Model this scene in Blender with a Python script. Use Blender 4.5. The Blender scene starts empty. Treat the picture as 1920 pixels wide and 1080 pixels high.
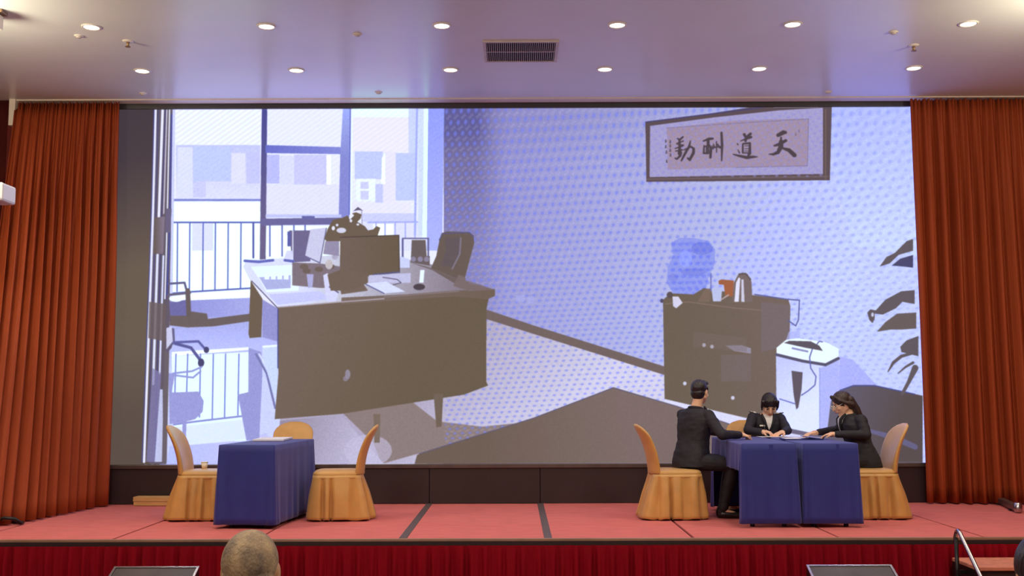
import bpy, bmesh, math, random
import numpy as np
from mathutils import Vector, Matrix

# ---------------------------------------------------------------- camera, world, light, exposure
random.seed(7)
C = bpy.context.scene.collection
SC = bpy.context.scene
F = 2050.0                                  # focal length in pixels of the 1920 px wide frame
PITCH = math.atan(195 / F); YAW = math.radians(.14); ROLL = math.radians(-.17)
CZ = 1.82                                   # camera height over the hall floor
ST = 0.60                                   # stage top
CEIL = 5.10
SY = 12.20                                  # front of the LED wall
cam_d = bpy.data.cameras.new('camera'); cam = bpy.data.objects.new('camera', cam_d); C.objects.link(cam)
cam_d.sensor_width = 36; cam_d.lens = F / 1920 * 36; cam_d.clip_end = 60; cam_d.clip_start = .05
CR = Matrix.Rotation(YAW, 3, 'Z') @ Matrix.Rotation(math.pi / 2 + PITCH, 3, 'X') @ Matrix.Rotation(ROLL, 3, 'Z')
cam.location = (0, 0, CZ); cam.rotation_euler = CR.to_euler()
SC.camera = cam
w = bpy.data.worlds.new('world'); SC.world = w; w.use_nodes = True
w.node_tree.nodes['Background'].inputs[0].default_value = (.9, .85, .8, 1)
w.node_tree.nodes['Background'].inputs[1].default_value = .15
SC.view_settings.view_transform = 'Standard'; SC.view_settings.look = 'None'
SC.view_settings.exposure = 0.0; SC.view_settings.gamma = 1.0; SC.view_settings.use_curve_mapping = False

def lamp(name, kind, loc, power, col, **kw):
    d = bpy.data.lights.new(name, kind); d.energy = power; d.color = col
    rot = kw.pop('rot', None)
    for k, v in kw.items(): setattr(d, k, v)
    o = bpy.data.objects.new(name, d); C.objects.link(o); o.location = loc
    if rot: o.rotation_euler = rot
    return o
WARM = (1, .94, .68)
# added fill lights over the audience (soft, unseen) and the two chandeliers at the sides
for x in (-2.6, 2.6):
    lamp('hall_fill', 'AREA', (x, 4.6, CEIL - .06), 210, (1, .89, .76), size=1.6, rot=(math.radians(28), 0, 0))
    lamp('hall_fill', 'AREA', (x, 0.5, CEIL - .06), 90, (1, .89, .76), size=1.6)
for x in (-4.95, 4.85):
    lamp('chandelier_light', 'POINT', (x, 8.5, 4.5), 135 if x < 0 else 105, WARM, shadow_soft_size=.25)

# ---------------------------------------------------------------- pixel helpers
def ray(x, y): return CR @ Vector(((x - 960) / F, (540 - y) / F, -1.0))
def on_y(x, y, Y):
    d = ray(x, y); t = Y / d.y; return Vector((d.x * t, Y, CZ + d.z * t))
def on_z(x, y, Z):
    d = ray(x, y); t = (Z - CZ) / d.z; return Vector((d.x * t, d.y * t, Z))

# ---------------------------------------------------------------- materials
def lin(c):
    c = c / 255.0
    return c / 12.92 if c <= .04045 else ((c + .055) / 1.055) ** 2.4
def col(r, g, b): return (lin(r), lin(g), lin(b), 1)
def mat(name, c, rough=.6, metal=0, var=.12, scale=6, bump=0, bscale=60, stretch=(1, 1, 1), emit=0, sheen=0, coat=0, spec=.5, c2=None, tint=None):
    m = bpy.data.materials.new(name); m.use_nodes = True
    nt = m.node_tree; b = nt.nodes['Principled BSDF']
    b.inputs['Roughness'].default_value = rough; b.inputs['Metallic'].default_value = metal
    b.inputs['Specular IOR Level'].default_value = spec
    b.inputs['Sheen Weight'].default_value = sheen; b.inputs['Coat Weight'].default_value = coat
    if tint: b.inputs['Sheen Tint'].default_value = tint
    tc = nt.nodes.new('ShaderNodeTexCoord'); mp = nt.nodes.new('ShaderNodeMapping')
    mp.inputs['Scale'].default_value = stretch
    nt.links.new(tc.outputs['Object'], mp.inputs['Vector'])
    n = nt.nodes.new('ShaderNodeTexNoise'); n.inputs['Scale'].default_value = scale; n.inputs['Detail'].default_value = 4
    nt.links.new(mp.outputs[0], n.inputs['Vector'])
    r = nt.nodes.new('ShaderNodeValToRGB')
    a = c2 if c2 else tuple(v * (1 - var) for v in c[:3]) + (1,)
    z = c if c2 else tuple(min(1, v * (1 + var)) for v in c[:3]) + (1,)
    r.color_ramp.elements[0].color = a; r.color_ramp.elements[1].color = z
    r.color_ramp.elements[0].position = .32; r.color_ramp.elements[1].position = .68
    nt.links.new(n.outputs['Fac'], r.inputs['Fac']); nt.links.new(r.outputs[0], b.inputs['Base Color'])
    if bump:
        n2 = nt.nodes.new('ShaderNodeTexNoise'); n2.inputs['Scale'].default_value = bscale; n2.inputs['Detail'].default_value = 3
        nt.links.new(mp.outputs[0], n2.inputs['Vector'])
        bp = nt.nodes.new('ShaderNodeBump'); bp.inputs['Strength'].default_value = bump; bp.inputs['Distance'].default_value = .01
        nt.links.new(n2.outputs['Fac'], bp.inputs['Height']); nt.links.new(bp.outputs[0], b.inputs['Normal'])
    if emit:
        b.inputs['Emission Color'].default_value = c; b.inputs['Emission Strength'].default_value = emit
    return m
M = dict(
    ceiling=mat('ceiling_paint', col(222, 221, 220), .30, var=.02, scale=2, spec=.45),
    lip=mat('lip_paint', col(222, 206, 190), .5, var=.05),
    wall=mat('red_wall', col(120, 34, 26), .8, var=.15, scale=9),
    floor=mat('hall_carpet', col(112, 96, 90), .95, var=.25, scale=30),
    curtain=mat('orange_velvet', col(152, 64, 29), .7, var=.05, scale=3, stretch=(6, 6, .4), sheen=0, spec=.25, bump=.15, bscale=200),
    carpet=mat('stage_carpet', col(210, 109, 104), .95, var=.07, scale=5, bump=.25, bscale=300, stretch=(1, 2.5, 1)),
    tape=mat('grey_tape', col(92, 76, 76), .6, var=.15, scale=20),
    gap=mat('dark_joint', col(70, 22, 24), .9),
    skirt=mat('wine_velvet', col(138, 0, 22), .8, var=.10, scale=4, stretch=(3, 3, .5), spec=.15),
    edge=mat('edge_trim', col(150, 112, 92), .45, var=.1),
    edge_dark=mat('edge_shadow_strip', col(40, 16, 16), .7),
    black=mat('black_board', col(44, 26, 28), .55, var=.12, scale=3),
    frame=mat('screen_frame', col(48, 40, 46), .4, var=.1),
    ledge=mat('screen_ledge', col(96, 84, 80), .35, metal=.4, var=.15),
    gold=mat('gold_satin', col(204, 154, 84), .42, var=.07, scale=8, sheen=.15, bump=.05, bscale=80),
    navy=mat('navy_cloth', col(31, 41, 126), .62, var=.08, scale=5, bump=.1, bscale=300, sheen=.4, tint=(.55, .58, 1, 1)),
    steel=mat('steel_tube', col(190, 186, 190), .25, metal=1, var=.05),
    darkmetal=mat('black_metal', col(26, 24, 26), .4, metal=.3),
    wood=mat('pale_wood', col(206, 164, 104), .6, var=.12, stretch=(1, 12, 12), scale=8),
    tabletop=mat('table_laminate', col(150, 120, 90), .5),
    paper=mat('white_paper', col(226, 224, 232), .8, var=.03),
    folder=mat('blue_folder', col(34, 42, 120), .45),
    suit=mat('black_suit', col(31, 28, 37), .75, var=.18, scale=14, bump=.2, bscale=40),
    trouser=mat('black_trousers', col(30, 27, 34), .75, var=.15, scale=12, bump=.2, bscale=30),
    shoe=mat('black_leather', col(24, 20, 22), .3),
    skin=mat('skin', col(236, 186, 150), .55, var=.05, scale=14),
    skin2=mat('skin_tan', col(206, 158, 120), .55, var=.07, scale=14),
    hair=mat('black_hair', col(34, 26, 27), .36, var=.35, scale=40, bump=.5, bscale=120, stretch=(1, 1, .2)),
    brownhair=mat('dark_brown_hair', col(56, 40, 36), .42, var=.35, scale=40, bump=.5, bscale=120, stretch=(1, 1, .2)),
    greyhair=mat('thin_grey_hair', col(196, 168, 128), .7, scale=22, bump=.5, bscale=160, stretch=(1, 1, .6), c2=col(118, 104, 92)),
    white=mat('white_cloth', col(235, 232, 230), .7, var=.03),
    plastic=mat('white_plastic', col(232, 230, 236), .4, var=.02),
    lips=mat('lips', col(176, 92, 84), .5), eye=mat('eye', col(28, 20, 18), .2),
    silver=mat('silver_badge', col(250, 244, 228), .4),
    vent_dark=mat('vent_cavity', col(36, 30, 32), .9), slat=mat('vent_slat', col(196, 182, 176), .5),
    lamp=mat('lamp_lens', (1, .93, .80, 1), .3, var=0, emit=9),
    trimring=mat('white_ring', col(225, 215, 205), .4, var=.02),
    grille=mat('monitor_panel', col(70, 60, 60), .45, var=.25, scale=5),
    shirt=mat('grey_shirt', col(70, 76, 92), .8), tread=mat('tread_carpet', col(196, 120, 96), .8, var=.15, scale=16),
    brass=mat('aged_metal', col(150, 120, 90), .4, metal=.5), cup=mat('cup_paper', col(236, 222, 200), .6),
)

# ---------------------------------------------------------------- mesh helpers
def obj(name, me, m, parent=None, smooth=False):
    if isinstance(me, bmesh.types.BMesh):
        bm = me; me = bpy.data.meshes.new(name); bm.normal_update(); bm.to_mesh(me); bm.free()
    if m: me.materials.append(M[m])
    if smooth: me.shade_smooth()
    o = bpy.data.objects.new(name, me); C.objects.link(o)
    if parent: o.parent = parent
    return o
def thing(name, label, cat, loc=(0, 0, 0), rotz=0, group=None):
    o = bpy.data.objects.new(name, None); C.objects.link(o); o.empty_display_size = .1
    o.location = loc; o.rotation_euler = (0, 0, rotz)
    o['label'] = label; o['category'] = cat
    if group: o['group'] = group
    return o
def tag(o, label, cat, group=None):
    o['label'] = label; o['category'] = cat
    if group: o['group'] = group
    return o
def struct(name, me, m):
    o = obj(name, me, m); o['kind'] = 'structure'; return o
def box(x0, x1, y0, y1, z0, z1, bm=None, bevel=0):
    bm = bm or bmesh.new()
    r = bmesh.ops.create_cube(bm, size=1)
    for v in r['verts']:
        v.co = Vector((x0 + (v.co.x + .5) * (x1 - x0), y0 + (v.co.y + .5) * (y1 - y0), z0 + (v.co.z + .5) * (z1 - z0)))
    if bevel:
        es = list({e for v in r['verts'] for e in v.link_edges})
        bmesh.ops.bevel(bm, geom=es, offset=bevel, segments=2, affect='EDGES', profile=.5)
    return bm
def rings(bm, rows, closed=True, cap0=False, cap1=False):
    vs = [[bm.verts.new(p) for p in r] for r in rows]
    n = len(rows[0])
    for a, b in zip(vs, vs[1:]):
        for i in range(n if closed else n - 1):
            j = (i + 1) % n
            bm.faces.new((a[i], a[j], b[j], b[i]))
    if cap0: bm.faces.new(vs[0][::-1])
    if cap1: bm.faces.new(vs[-1])
    return bm
def tube(pts, rad, seg=10, bm=None):
    bm = bm or bmesh.new(); pts = [Vector(p) for p in pts]
    if not hasattr(rad, '__len__'): rad = [rad] * len(pts)
    rows = []; nrm = None
    for i, p in enumerate(pts):
        t = (pts[min(i + 1, len(pts) - 1)] - pts[max(i - 1, 0)]).normalized()
        if nrm is None:
            nrm = t.cross(Vector((0, 0, 1)) if abs(t.z) < .9 else Vector((1, 0, 0))).normalized()
        nrm = (nrm - t * nrm.dot(t)).normalized(); bn = t.cross(nrm)
        rows.append([p + (nrm * math.cos(a) + bn * math.sin(a)) * rad[i] for a in [2 * math.pi * k / seg for k in range(seg)]])
    return rings(bm, rows, True, True, True)
def lathe(prof, seg=24, bm=None, c=(0, 0, 0)):
    bm = bm or bmesh.new()
    rows = [[(c[0] + r * math.cos(2 * math.pi * k / seg), c[1] + r * math.sin(2 * math.pi * k / seg), c[2] + z) for k in range(seg)] for r, z in prof]
    return rings(bm, rows, True, prof[0][0] > 1e-4, prof[-1][0] > 1e-4)
def prism(poly, axis, a, b, bm=None):
    """extrude a 2-D outline along X, Y or Z between a and b"""
    bm = bm or bmesh.new()
    f = {'X': lambda p, t: (t, p[0], p[1]), 'Y': lambda p, t: (p[0], t, p[1]), 'Z': lambda p, t: (p[0], p[1], t)}[axis]
    rings(bm, [[f(p, a) for p in poly], [f(p, b) for p in poly]], True, True, True)
    bmesh.ops.recalc_face_normals(bm, faces=bm.faces)
    return bm
def copy_tree(root, loc, rotz, label, group=None):
    r = root.copy(); C.objects.link(r); r.location = loc; r.rotation_euler = (0, 0, rotz); r['label'] = label
    if group: r['group'] = group
    for ch in list(root.children):
        c = ch.copy(); C.objects.link(c); c.parent = r
        for g in list(ch.children):
            d = g.copy(); C.objects.link(d); d.parent = c
    return r

# ---------------------------------------------------------------- the room
XL, XR = -6.05, 6.6
struct('floor', box(XL, XR, -4, 13, -.1, 0), 'floor')
struct('ceiling', box(XL, XR, -4, 12.02, CEIL, CEIL + .12), 'ceiling')
struct('trim_1', box(XL + .40, XR, 11.99, 12.15, CEIL - .012, CEIL + .08, bevel=.006), 'lip')
struct('trim_2', box(XL + .40, XL + .47, 11.96, 12.15, CEIL - .30, CEIL + .08, bevel=.008), 'lip')
struct('wall_back', box(XL, XR, 12.8, 12.95, 0, CEIL + .3), 'wall')
struct('wall_left', box(XL - .15, XL, -4, 12.95, 0, CEIL + .3), 'wall')
struct('wall_right', box(XR, XR + .15, -4, 12.95, 0, CEIL + .3), 'wall')
struct('wall_rear', box(XL, XR, -4.15, -4, 0, CEIL + .3), 'lip')

# ---------------------------------------------------------------- stage
SF, SB = 9.28, 12.72
stage = thing('stage', 'low platform stage of pink red carpeted panels with a wine red skirt', 'stage', (0, 0, 0))
obj('stage_deck', box(-5.85, 6.45, SF + .02, SB, ST - .12, ST - .02), 'gap', stage)
rowsY = [SF + .03, 10.22, 11.2, SB]
base_me = {}
for k in range(-5, 6):
    x0 = .274 + 1.22 * (k - 0); x1 = x0 + 1.22
    if x0 < -5.9 or x1 > 6.5: continue
    for j in range(3):
        key = j
        if key not in base_me:
            base_me[key] = True
        y0, y1 = rowsY[j], rowsY[j + 1]
        g = .012
        o = obj('carpet_panel', box(g, 1.22 - g, .004, y1 - y0 - .004, ST - .02, ST + random.uniform(-.0022, -.0002), bevel=.004), 'carpet', stage)
        o.location = (x0, y0, 0)
for x in (-.946, .274):
    obj('joint_tape', box(x - .033, x + .033, SF + .03, SY, ST - .001, ST + .0025), 'tape', stage)
obj('edge_trim', box(-5.85, 6.45, SF - .005, SF + .03, ST - .02, ST + .003, bevel=.004), 'edge', stage)
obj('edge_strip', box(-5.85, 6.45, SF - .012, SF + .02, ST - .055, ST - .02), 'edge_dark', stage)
def pleats(xs, yf, z0, z1, n=14):
    rows = []
    for i in range(n + 1):
        t = i / n
        rows.append([(x, yf(x, t), z1 + (z0 - z1) * t) for x in xs])
    bm = bmesh.new(); rings(bm, rows, closed=False); return bm
xs = np.arange(-5.85, 6.45, .0085)
rw = np.random.RandomState(3)
ph = np.cumsum(rw.uniform(.6, 1.4, len(xs))) * .0085
amp = .7 + .5 * np.sin(ph * 9.1) * np.sin(ph * 4.3)
wave = {round(float(x), 4): (math.sin(p * 2 * math.pi / .105) * a, math.sin(p * 2 * math.pi / .062 + 1)) for x, p, a in zip(xs, ph, amp)}
def skirt_y(x, t):
    s, q = wave[round(float(x), 4)]
    return SF - .012 - (.012 + .022 * min(1, t * 3)) * (s * .8 + .35 * q) - .012
obj('skirt', pleats([float(x) for x in xs], skirt_y, .01, ST - .05), 'skirt', stage, smooth=True)

# ---------------------------------------------------------------- LED wall picture (drawn in code)
TW, TH = 2400, 1044
SX0, SX1, SZ0, SZ1 = -4.6, 4.6, 1.032, 5.036
gx, gz = np.meshgrid((np.arange(TW) + .5) / TW * (SX1 - SX0) + SX0, SZ1 - (np.arange(TH) + .5) / TH * (SZ1 - SZ0))
Rm = np.array(CR)
q = np.stack([gx, np.full_like(gx, SY), gz - CZ], -1) @ Rm
PX = 960 + F * q[..., 0] / -q[..., 2]; PY = 540 - F * q[..., 1] / -q[..., 2]
IMG = np.zeros((TH, TW, 3), np.float32)
def tex(pts):
    out = []
    for x, y in pts:
        p = on_y(x, y, SY); out.append(((p.x - SX0) / (SX1 - SX0) * TW - .5, (SZ1 - p.z) / (SZ1 - SZ0) * TH - .5))
    return np.array(out)
def bbox(P, pad=2):
    x0, y0 = np.floor(P.min(0) - pad).astype(int); x1, y1 = np.ceil(P.max(0) + pad).astype(int)
    return max(x0, 0), max(y0, 0), min(x1, TW), min(y1, TH)
def paint(mask, b, c, a):
    x0, y0, x1, y1 = b
    reg = IMG[y0:y1, x0:x1]; mk = (mask * a)[..., None]
    if callable(c): c = c(PX[y0:y1, x0:x1], PY[y0:y1, x0:x1])
    else: c = np.array(c, np.float32)
    reg[:] = reg * (1 - mk) + c * mk
def poly(pts, c, a=1.0):
    P = tex(pts); b = bbox(P); x0, y0, x1, y1 = b
    if x1 <= x0 or y1 <= y0: return
    acc = np.zeros((y1 - y0, x1 - x0), np.float32)
    for sx, sy in ((-.25, -.25), (.25, -.25), (-.25, .25), (.25, .25)):
        X, Y = np.meshgrid(np.arange(x0, x1) + sx, np.arange(y0, y1) + sy)
        ins = np.zeros(X.shape, bool)
        for (ax, ay), (bx, by) in zip(P, np.roll(P, -1, 0)):
            if ay == by: continue
            cr = ((ay > Y) != (by > Y)) & (X < (bx - ax) * (Y - ay) / (by - ay) + ax)
            ins ^= cr
        acc += ins
    paint(acc / 4, b, c, a)
TS = TW / (SX1 - SX0) * SY / F      # texels per photo pixel, roughly
def stroke(pts, c, a=1.0):
    """pts: (x, y, width) in photo pixels; a round brush drawn along them"""
    T = tex([(p[0], p[1]) for p in pts]); W = [p[2] * TS / 2 for p in pts]
    b = bbox(T, max(W) + 2); x0, y0, x1, y1 = b
    if x1 <= x0 or y1 <= y0: return
    X, Y = np.meshgrid(np.arange(x0, x1), np.arange(y0, y1)); m = np.zeros(X.shape, np.float32)
    segs = list(zip(T, T[1:], W, W[1:])) or [(T[0], T[0] + .01, W[0], W[0])]
    for p, r, wa, wb in segs:
        d = r - p; L = max(d @ d, 1e-6)
        t = np.clip(((X - p[0]) * d[0] + (Y - p[1]) * d[1]) / L, 0, 1)
        dist = np.hypot(X - p[0] - t * d[0], Y - p[1] - t * d[1])
        m = np.maximum(m, np.clip(wa + (wb - wa) * t - dist + .5, 0, 1))
    paint(m, b, c, a)
def line(pts, wd, c, a=1.0): stroke([(x, y, wd) for x, y in pts], c, a)
def rect(x0, y0, x1, y1, c, a=1.0): poly([(x0, y0), (x1, y0), (x1, y1), (x0, y1)], c, a)
def ell(cx, cy, rx, ry, c, a=1.0, n=28): poly([(cx + rx * math.cos(2 * math.pi * k / n), cy + ry * math.sin(2 * math.pi * k / n)) for k in range(n)], c, a)
def grad(c0, c1, p0, p1):
    c0, c1 = np.array(c0, np.float32), np.array(c1, np.float32); d = np.array(p1, float) - np.array(p0, float)
    def f(X, Y):
        t = np.clip(((X - p0[0]) * d[0] + (Y - p0[1]) * d[1]) / (d @ d), 0, 1)[..., None].astype(np.float32)
        return c0 + (c1 - c0) * t
    return f
BR = (108, 93, 80); BR2 = (116, 99, 94)
# wallpaper
rect(200, 190, 1760, 900, grad((146, 142, 204), (200, 211, 254), (900, 260), (1560, 520)))
sm = lambda v, a, b: (lambda t: t * t * (3 - 2 * t))(np.clip((v - a) / (b - a), 0, 1))
k = (PX > 831) * (1 - sm(PX, 880, 960)) * (1 - .55 * sm(PY, 260, 520)) * .62
IMG[:] = IMG * (1 - k[..., None]) + np.array((96, 88, 128), np.float32) * k[..., None]
k = (PX > 831) * (1 - sm(PX, 895, 930)) * (1 - sm(PY, 235, 300)) * .55
IMG[:] = IMG * (1 - k[..., None]) + np.array((82, 80, 146), np.float32) * k[..., None]
k = (PX > 900) * (1 - sm(PY, 200, 330)) * (1 - sm(PX, 1000, 1500)) * .3
IMG[:] = IMG * (1 - k[..., None]) + np.array((126, 124, 176), np.float32) * k[..., None]
poly([(1540, 200), (1720, 200), (1720, 480), (1600, 460)], grad((176, 188, 250), (206, 222, 252), (1600, 200), (1650, 460)), .8)
wallmask = np.zeros((TH, TW), np.float32)
# floor at the right
poly([(900, 585), (1250, 700), (1260, 800), (1720, 870), (1720, 900), (450, 900), (500, 780)], grad((176, 168, 196), (214, 212, 240), (920, 600), (1080, 760)))
# shadow of the desk on the floor
poly([(500, 770), (640, 772), (700, 830), (715, 870), (1000, 790), (905, 800), (820, 790), (775, 755), (905, 715), (905, 690), (500, 690)], (140, 124, 124))
poly([(515, 790), (640, 778), (720, 870), (560, 870), (500, 830)], grad((150, 140, 165), (196, 190, 222), (540, 790), (680, 850)))
ell(690, 845, 45, 30, (198, 192, 224), .6)
# moire dots over wall and floor
reg_wall = ((PX > 834) & (PY < 900)).astype(np.float32)
ytab = np.arange(180, 900, 1.0); vt = np.cumsum(1 / np.interp(ytab, [200, 350, 600, 900], [22, 16.5, 9.5, 8.5]))
xtab = np.arange(200, 1800, 1.0); ut = np.cumsum(1 / np.interp(xtab, [850, 1300, 1700], [13.8, 14.5, 17.5]))
V = np.interp(PY + .05 * (PX - 1000), ytab, vt); U = np.interp(PX + .10 * PY, xtab, ut)
D = .5 * np.cos(2 * np.pi * (U + .25 * np.round(V))) + .5 * np.cos(2 * np.pi * V)
wgt = np.interp(PX, [850, 1200, 1550, 1700], [.62, .58, .34, .22]) * reg_wall
dots = np.clip(D * 1.7 - .45, 0, 1) * wgt
IMG[:] = IMG * (1 - dots[..., None]) + np.array((118, 130, 246), np.float32) * dots[..., None]
lightd = np.clip(-D * 1.4 - .3, 0, 1) * wgt * .3
IMG[:] = IMG * (1 - lightd[..., None]) + np.array((208, 210, 246), np.float32) * lightd[..., None]
stripe = .022 * np.sin(2 * np.pi * (PX * .6 + PY) / 19) * np.clip((PX - 1350) / 200, 0, 1) * (PY < 640)
IMG[:] = np.clip(IMG * (1 + stripe[..., None]), 0, 255)
# skirting board along the right wall
poly([(905, 578), (1000, 610), (1255, 690), (1255, 706), (1000, 626), (905, 596)], (114, 98, 96))
rect(968, 553, 984, 566, (168, 172, 232), .8); rect(988, 556, 1001, 569, (168, 172, 232), .8)
# --- window wall
rect(300, 190, 832, 560, (236, 240, 254))
rect(322, 205, 492, 272, (240, 242, 255)); rect(330, 272, 488, 373, grad((200, 206, 250), (226, 230, 253), (340, 275), (340, 372)))
rect(333, 276, 361, 370, (224, 230, 254)); rect(362, 275, 433, 340, (196, 208, 251)); rect(434, 287, 460, 344, (228, 230, 252)); rect(462, 285, 487, 344, (200, 204, 248))
rect(362, 340, 386, 370, (206, 210, 250)); rect(500, 290, 524, 344, (190, 194, 246)); rect(525, 292, 550, 346, (222, 226, 254)); rect(551, 290, 612, 346, (206, 208, 248))
rect(613, 292, 620, 378, (248, 252, 255)); rect(500, 346, 640, 402, (230, 232, 254))
rect(322, 379, 490, 415, (244, 254, 255)); rect(326, 373, 490, 377, (128, 136, 214))
rect(660, 219, 766, 285, (240, 239, 252)); rect(660, 203, 766, 219, (240, 254, 255)); rect(665, 284, 718, 336, (198, 208, 252)); rect(718, 284, 742, 380, (236, 234, 252))
poly([(716, 296), (722, 286), (722, 345), (715, 345)], (244, 254, 255)); rect(742, 287, 780, 376, (196, 208, 252)); rect(766, 203, 780, 287, (206, 218, 252)); rect(668, 335, 704, 376, (240, 244, 255))
rect(676, 341, 691, 354, (208, 212, 248)); rect(676, 358, 691, 374, (208, 212, 248)); rect(704, 345, 718, 380, (200, 206, 250)); rect(660, 380, 770, 400, (236, 236, 252)); rect(680, 400, 780, 416, (206, 212, 252))
rect(660, 416, 800, 470, (226, 230, 254)); rect(700, 420, 738, 445, (244, 252, 255))
line([(690, 417), (796, 416)], 3, (170, 178, 240)); [line([(x, 418), (x, 445)], 2.5, (172, 178, 240)) for x in (705, 722, 741, 760, 778)]
line([(782, 204), (778, 440)], 4, (168, 180, 244)); rect(784, 204, 794, 442, (212, 226, 254))
poly([(796, 203), (803, 203), (800, 445), (792, 445)], (236, 254, 255)); poly([(803, 203), (833, 203), (829, 470), (800, 470)], grad((150, 162, 246), (176, 184, 246), (815, 210), (815, 450)))
hat = .009 * np.sin(2 * np.pi * (PX * .7 + PY) / 9.5) * ((PX > 325) & (PX < 832) & (PY < 420)); IMG[:] = np.clip(IMG * (1 + hat[..., None]), 0, 255)
# below the window
rect(318, 416, 492, 548, (243, 254, 255)); rect(360, 419, 400, 470, (218, 222, 252), .7)
rect(495, 424, 640, 492, (243, 252, 255))
line([(322, 417), (492, 417)], 3, (92, 100, 190))
for x, yb in ((333, 546), (356, 545), (381, 544), (404, 543), (428, 543), (452, 541)): line([(x, 418), (x - 1, yb)], 2.4, (96, 108, 200))
line([(475, 418), (475, 483)], 3.6, (88, 92, 176))
line([(322, 550), (360, 547), (476, 540)], 3, (92, 102, 190)); poly([(322, 552), (476, 543), (476, 560), (322, 568)], (244, 250, 255))
poly([(320, 565), (478, 558), (478, 598), (320, 600)], grad((150, 152, 226), (168, 172, 238), (360, 570), (460, 585)))
line([(497, 421), (630, 420)], 2.5, (110, 112, 190)); [line([(x, 420), (x, 480)], 2.6, (100, 108, 196)) for x in (506, 529, 551, 572)]
# frames
poly([(491, 203), (501, 203), (499, 412), (498, 490), (487, 490), (488, 412)], grad((74, 76, 150), (108, 98, 140), (495, 210), (495, 430)))
poly([(498, 272), (646, 276), (646, 289), (498, 287)], grad((106, 114, 206), (134, 140, 222), (500, 272), (640, 288)))
poly([(643, 203), (658, 203), (655, 408), (635, 408), (638, 290)], grad((160, 176, 246), (136, 140, 216), (650, 210), (650, 300)))
line([(657, 204), (655, 402)], 1.8, (84, 96, 196)); line([(660, 204), (658, 400)], 3, (240, 244, 255))
poly([(498, 402), (640, 402), (640, 408), (498, 408)], (196, 202, 246)); poly([(490, 410), (640, 408), (640, 420), (490, 423)], (108, 104, 160)); rect(566, 405, 590, 411, (104, 104, 170))
# the left door leaf and its reflections
poly([(190, 190), (300, 190), (300, 900), (190, 900)], grad((70, 58, 66), (104, 90, 78), (238, 300), (282, 500)))
k = (PX < 300) * (1 - sm(PY, 210, 330)) * .6; IMG[:] = IMG * (1 - k[..., None]) + np.array((66, 54, 64), np.float32) * k[..., None]
k = (PX < 300) * sm(PY, 620, 800) * .55; IMG[:] = IMG * (1 - k[..., None]) + np.array((80, 68, 64), np.float32) * k[..., None]
poly([(296, 203), (326, 203), (318, 560), (318, 870), (280, 870), (284, 430)], (98, 88, 104))
def vline(x0, x1, x2, wd, c, ya=206, yb=866, a=1):
    xm = lambda y: np.interp(y, [205, 430, 870], [x0, x1, x2])
    stroke([(xm(y), y, wd) for y in np.linspace(ya, yb, 8)], c, a)
vline(292, 286, 270, 4.4, (232, 234, 252)); vline(289, 283, 266, 1.6, (70, 74, 150)); vline(305, 297, 284, 5, (236, 238, 252), 206, 408); vline(305, 297, 282, 4.6, (226, 232, 252), 478, 720)
vline(313, 306, 294, 2.6, (196, 190, 214), 206, 400); vline(314, 308, 294, 3.4, (220, 226, 252), 480, 700); vline(310, 302, 290, 2, (66, 66, 128), 206, 860, .8)
vline(322, 318, 300, 3, (70, 76, 160), 215, 560, .9); vline(318, 313, 300, 2.4, (236, 240, 255), 206, 560); vline(326, 323, 316, 5, (206, 212, 252), 206, 560)
vline(297, 291, 276, 2, (70, 72, 140), 206, 860, .7)
poly([(290, 408), (309, 406), (306, 476), (288, 476)], grad((104, 90, 88), (132, 118, 140), (290, 440), (306, 440))); poly([(311, 391), (322, 391), (319, 436), (310, 436)], (106, 98, 130))
poly([(280, 566), (312, 570), (310, 640), (278, 634)], (106, 92, 96), .85)
poly([(286, 690), (302, 700), (296, 866), (274, 866)], (130, 126, 178), .75); poly([(300, 730), (305, 730), (306, 866), (290, 866)], (204, 210, 250), .9)
# left part of the room floor with the window mirrored in it
poly([(318, 596), (522, 592), (530, 700), (520, 870), (312, 870)], grad((170, 176, 240), (206, 214, 250), (400, 600), (400, 700)))
poly([(318, 836), (420, 830), (500, 812), (520, 870), (312, 870)], grad((186, 196, 250), (196, 200, 244), (330, 840), (420, 860)))
poly([(322, 660), (466, 651), (466, 656), (322, 668)], (244, 252, 255)); poly([(322, 668), (466, 660), (464, 780), (470, 826), (325, 832)], (238, 252, 255))
for x, yb in ((328, 735), (350, 735), (374, 782), (398, 784), (421, 782), (446, 778)): line([(x + 2, 664), (x, yb)], 2.5, (126, 136, 222))
line([(326, 796), (370, 790), (456, 780)], 3.4, (140, 146, 220)); poly([(330, 800), (455, 786), (462, 824), (340, 836)], (226, 240, 255))
poly([(322, 736), (372, 734), (382, 752), (380, 772), (366, 786), (350, 790), (348, 830), (342, 830), (342, 792), (318, 795), (316, 700), (328, 700)], (156, 158, 222))
poly([(466, 652), (490, 660), (492, 700), (486, 826), (462, 826), (446, 740), (466, 735)], (154, 156, 220)); line([(480, 664), (500, 700), (516, 765)], 4, (120, 122, 180)); line([(486, 664), (506, 700), (518, 750)], 3, (222, 230, 252))
poly([(492, 560), (520, 576), (520, 640), (492, 632)], (150, 150, 214)); poly([(492, 652), (521, 648), (521, 690), (519, 760), (492, 668)], (206, 220, 252)); line([(494, 650), (520, 648)], 4, (240, 246, 255))
vline(318, 318, 308, 9, (106, 96, 106), 660, 866)
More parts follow.
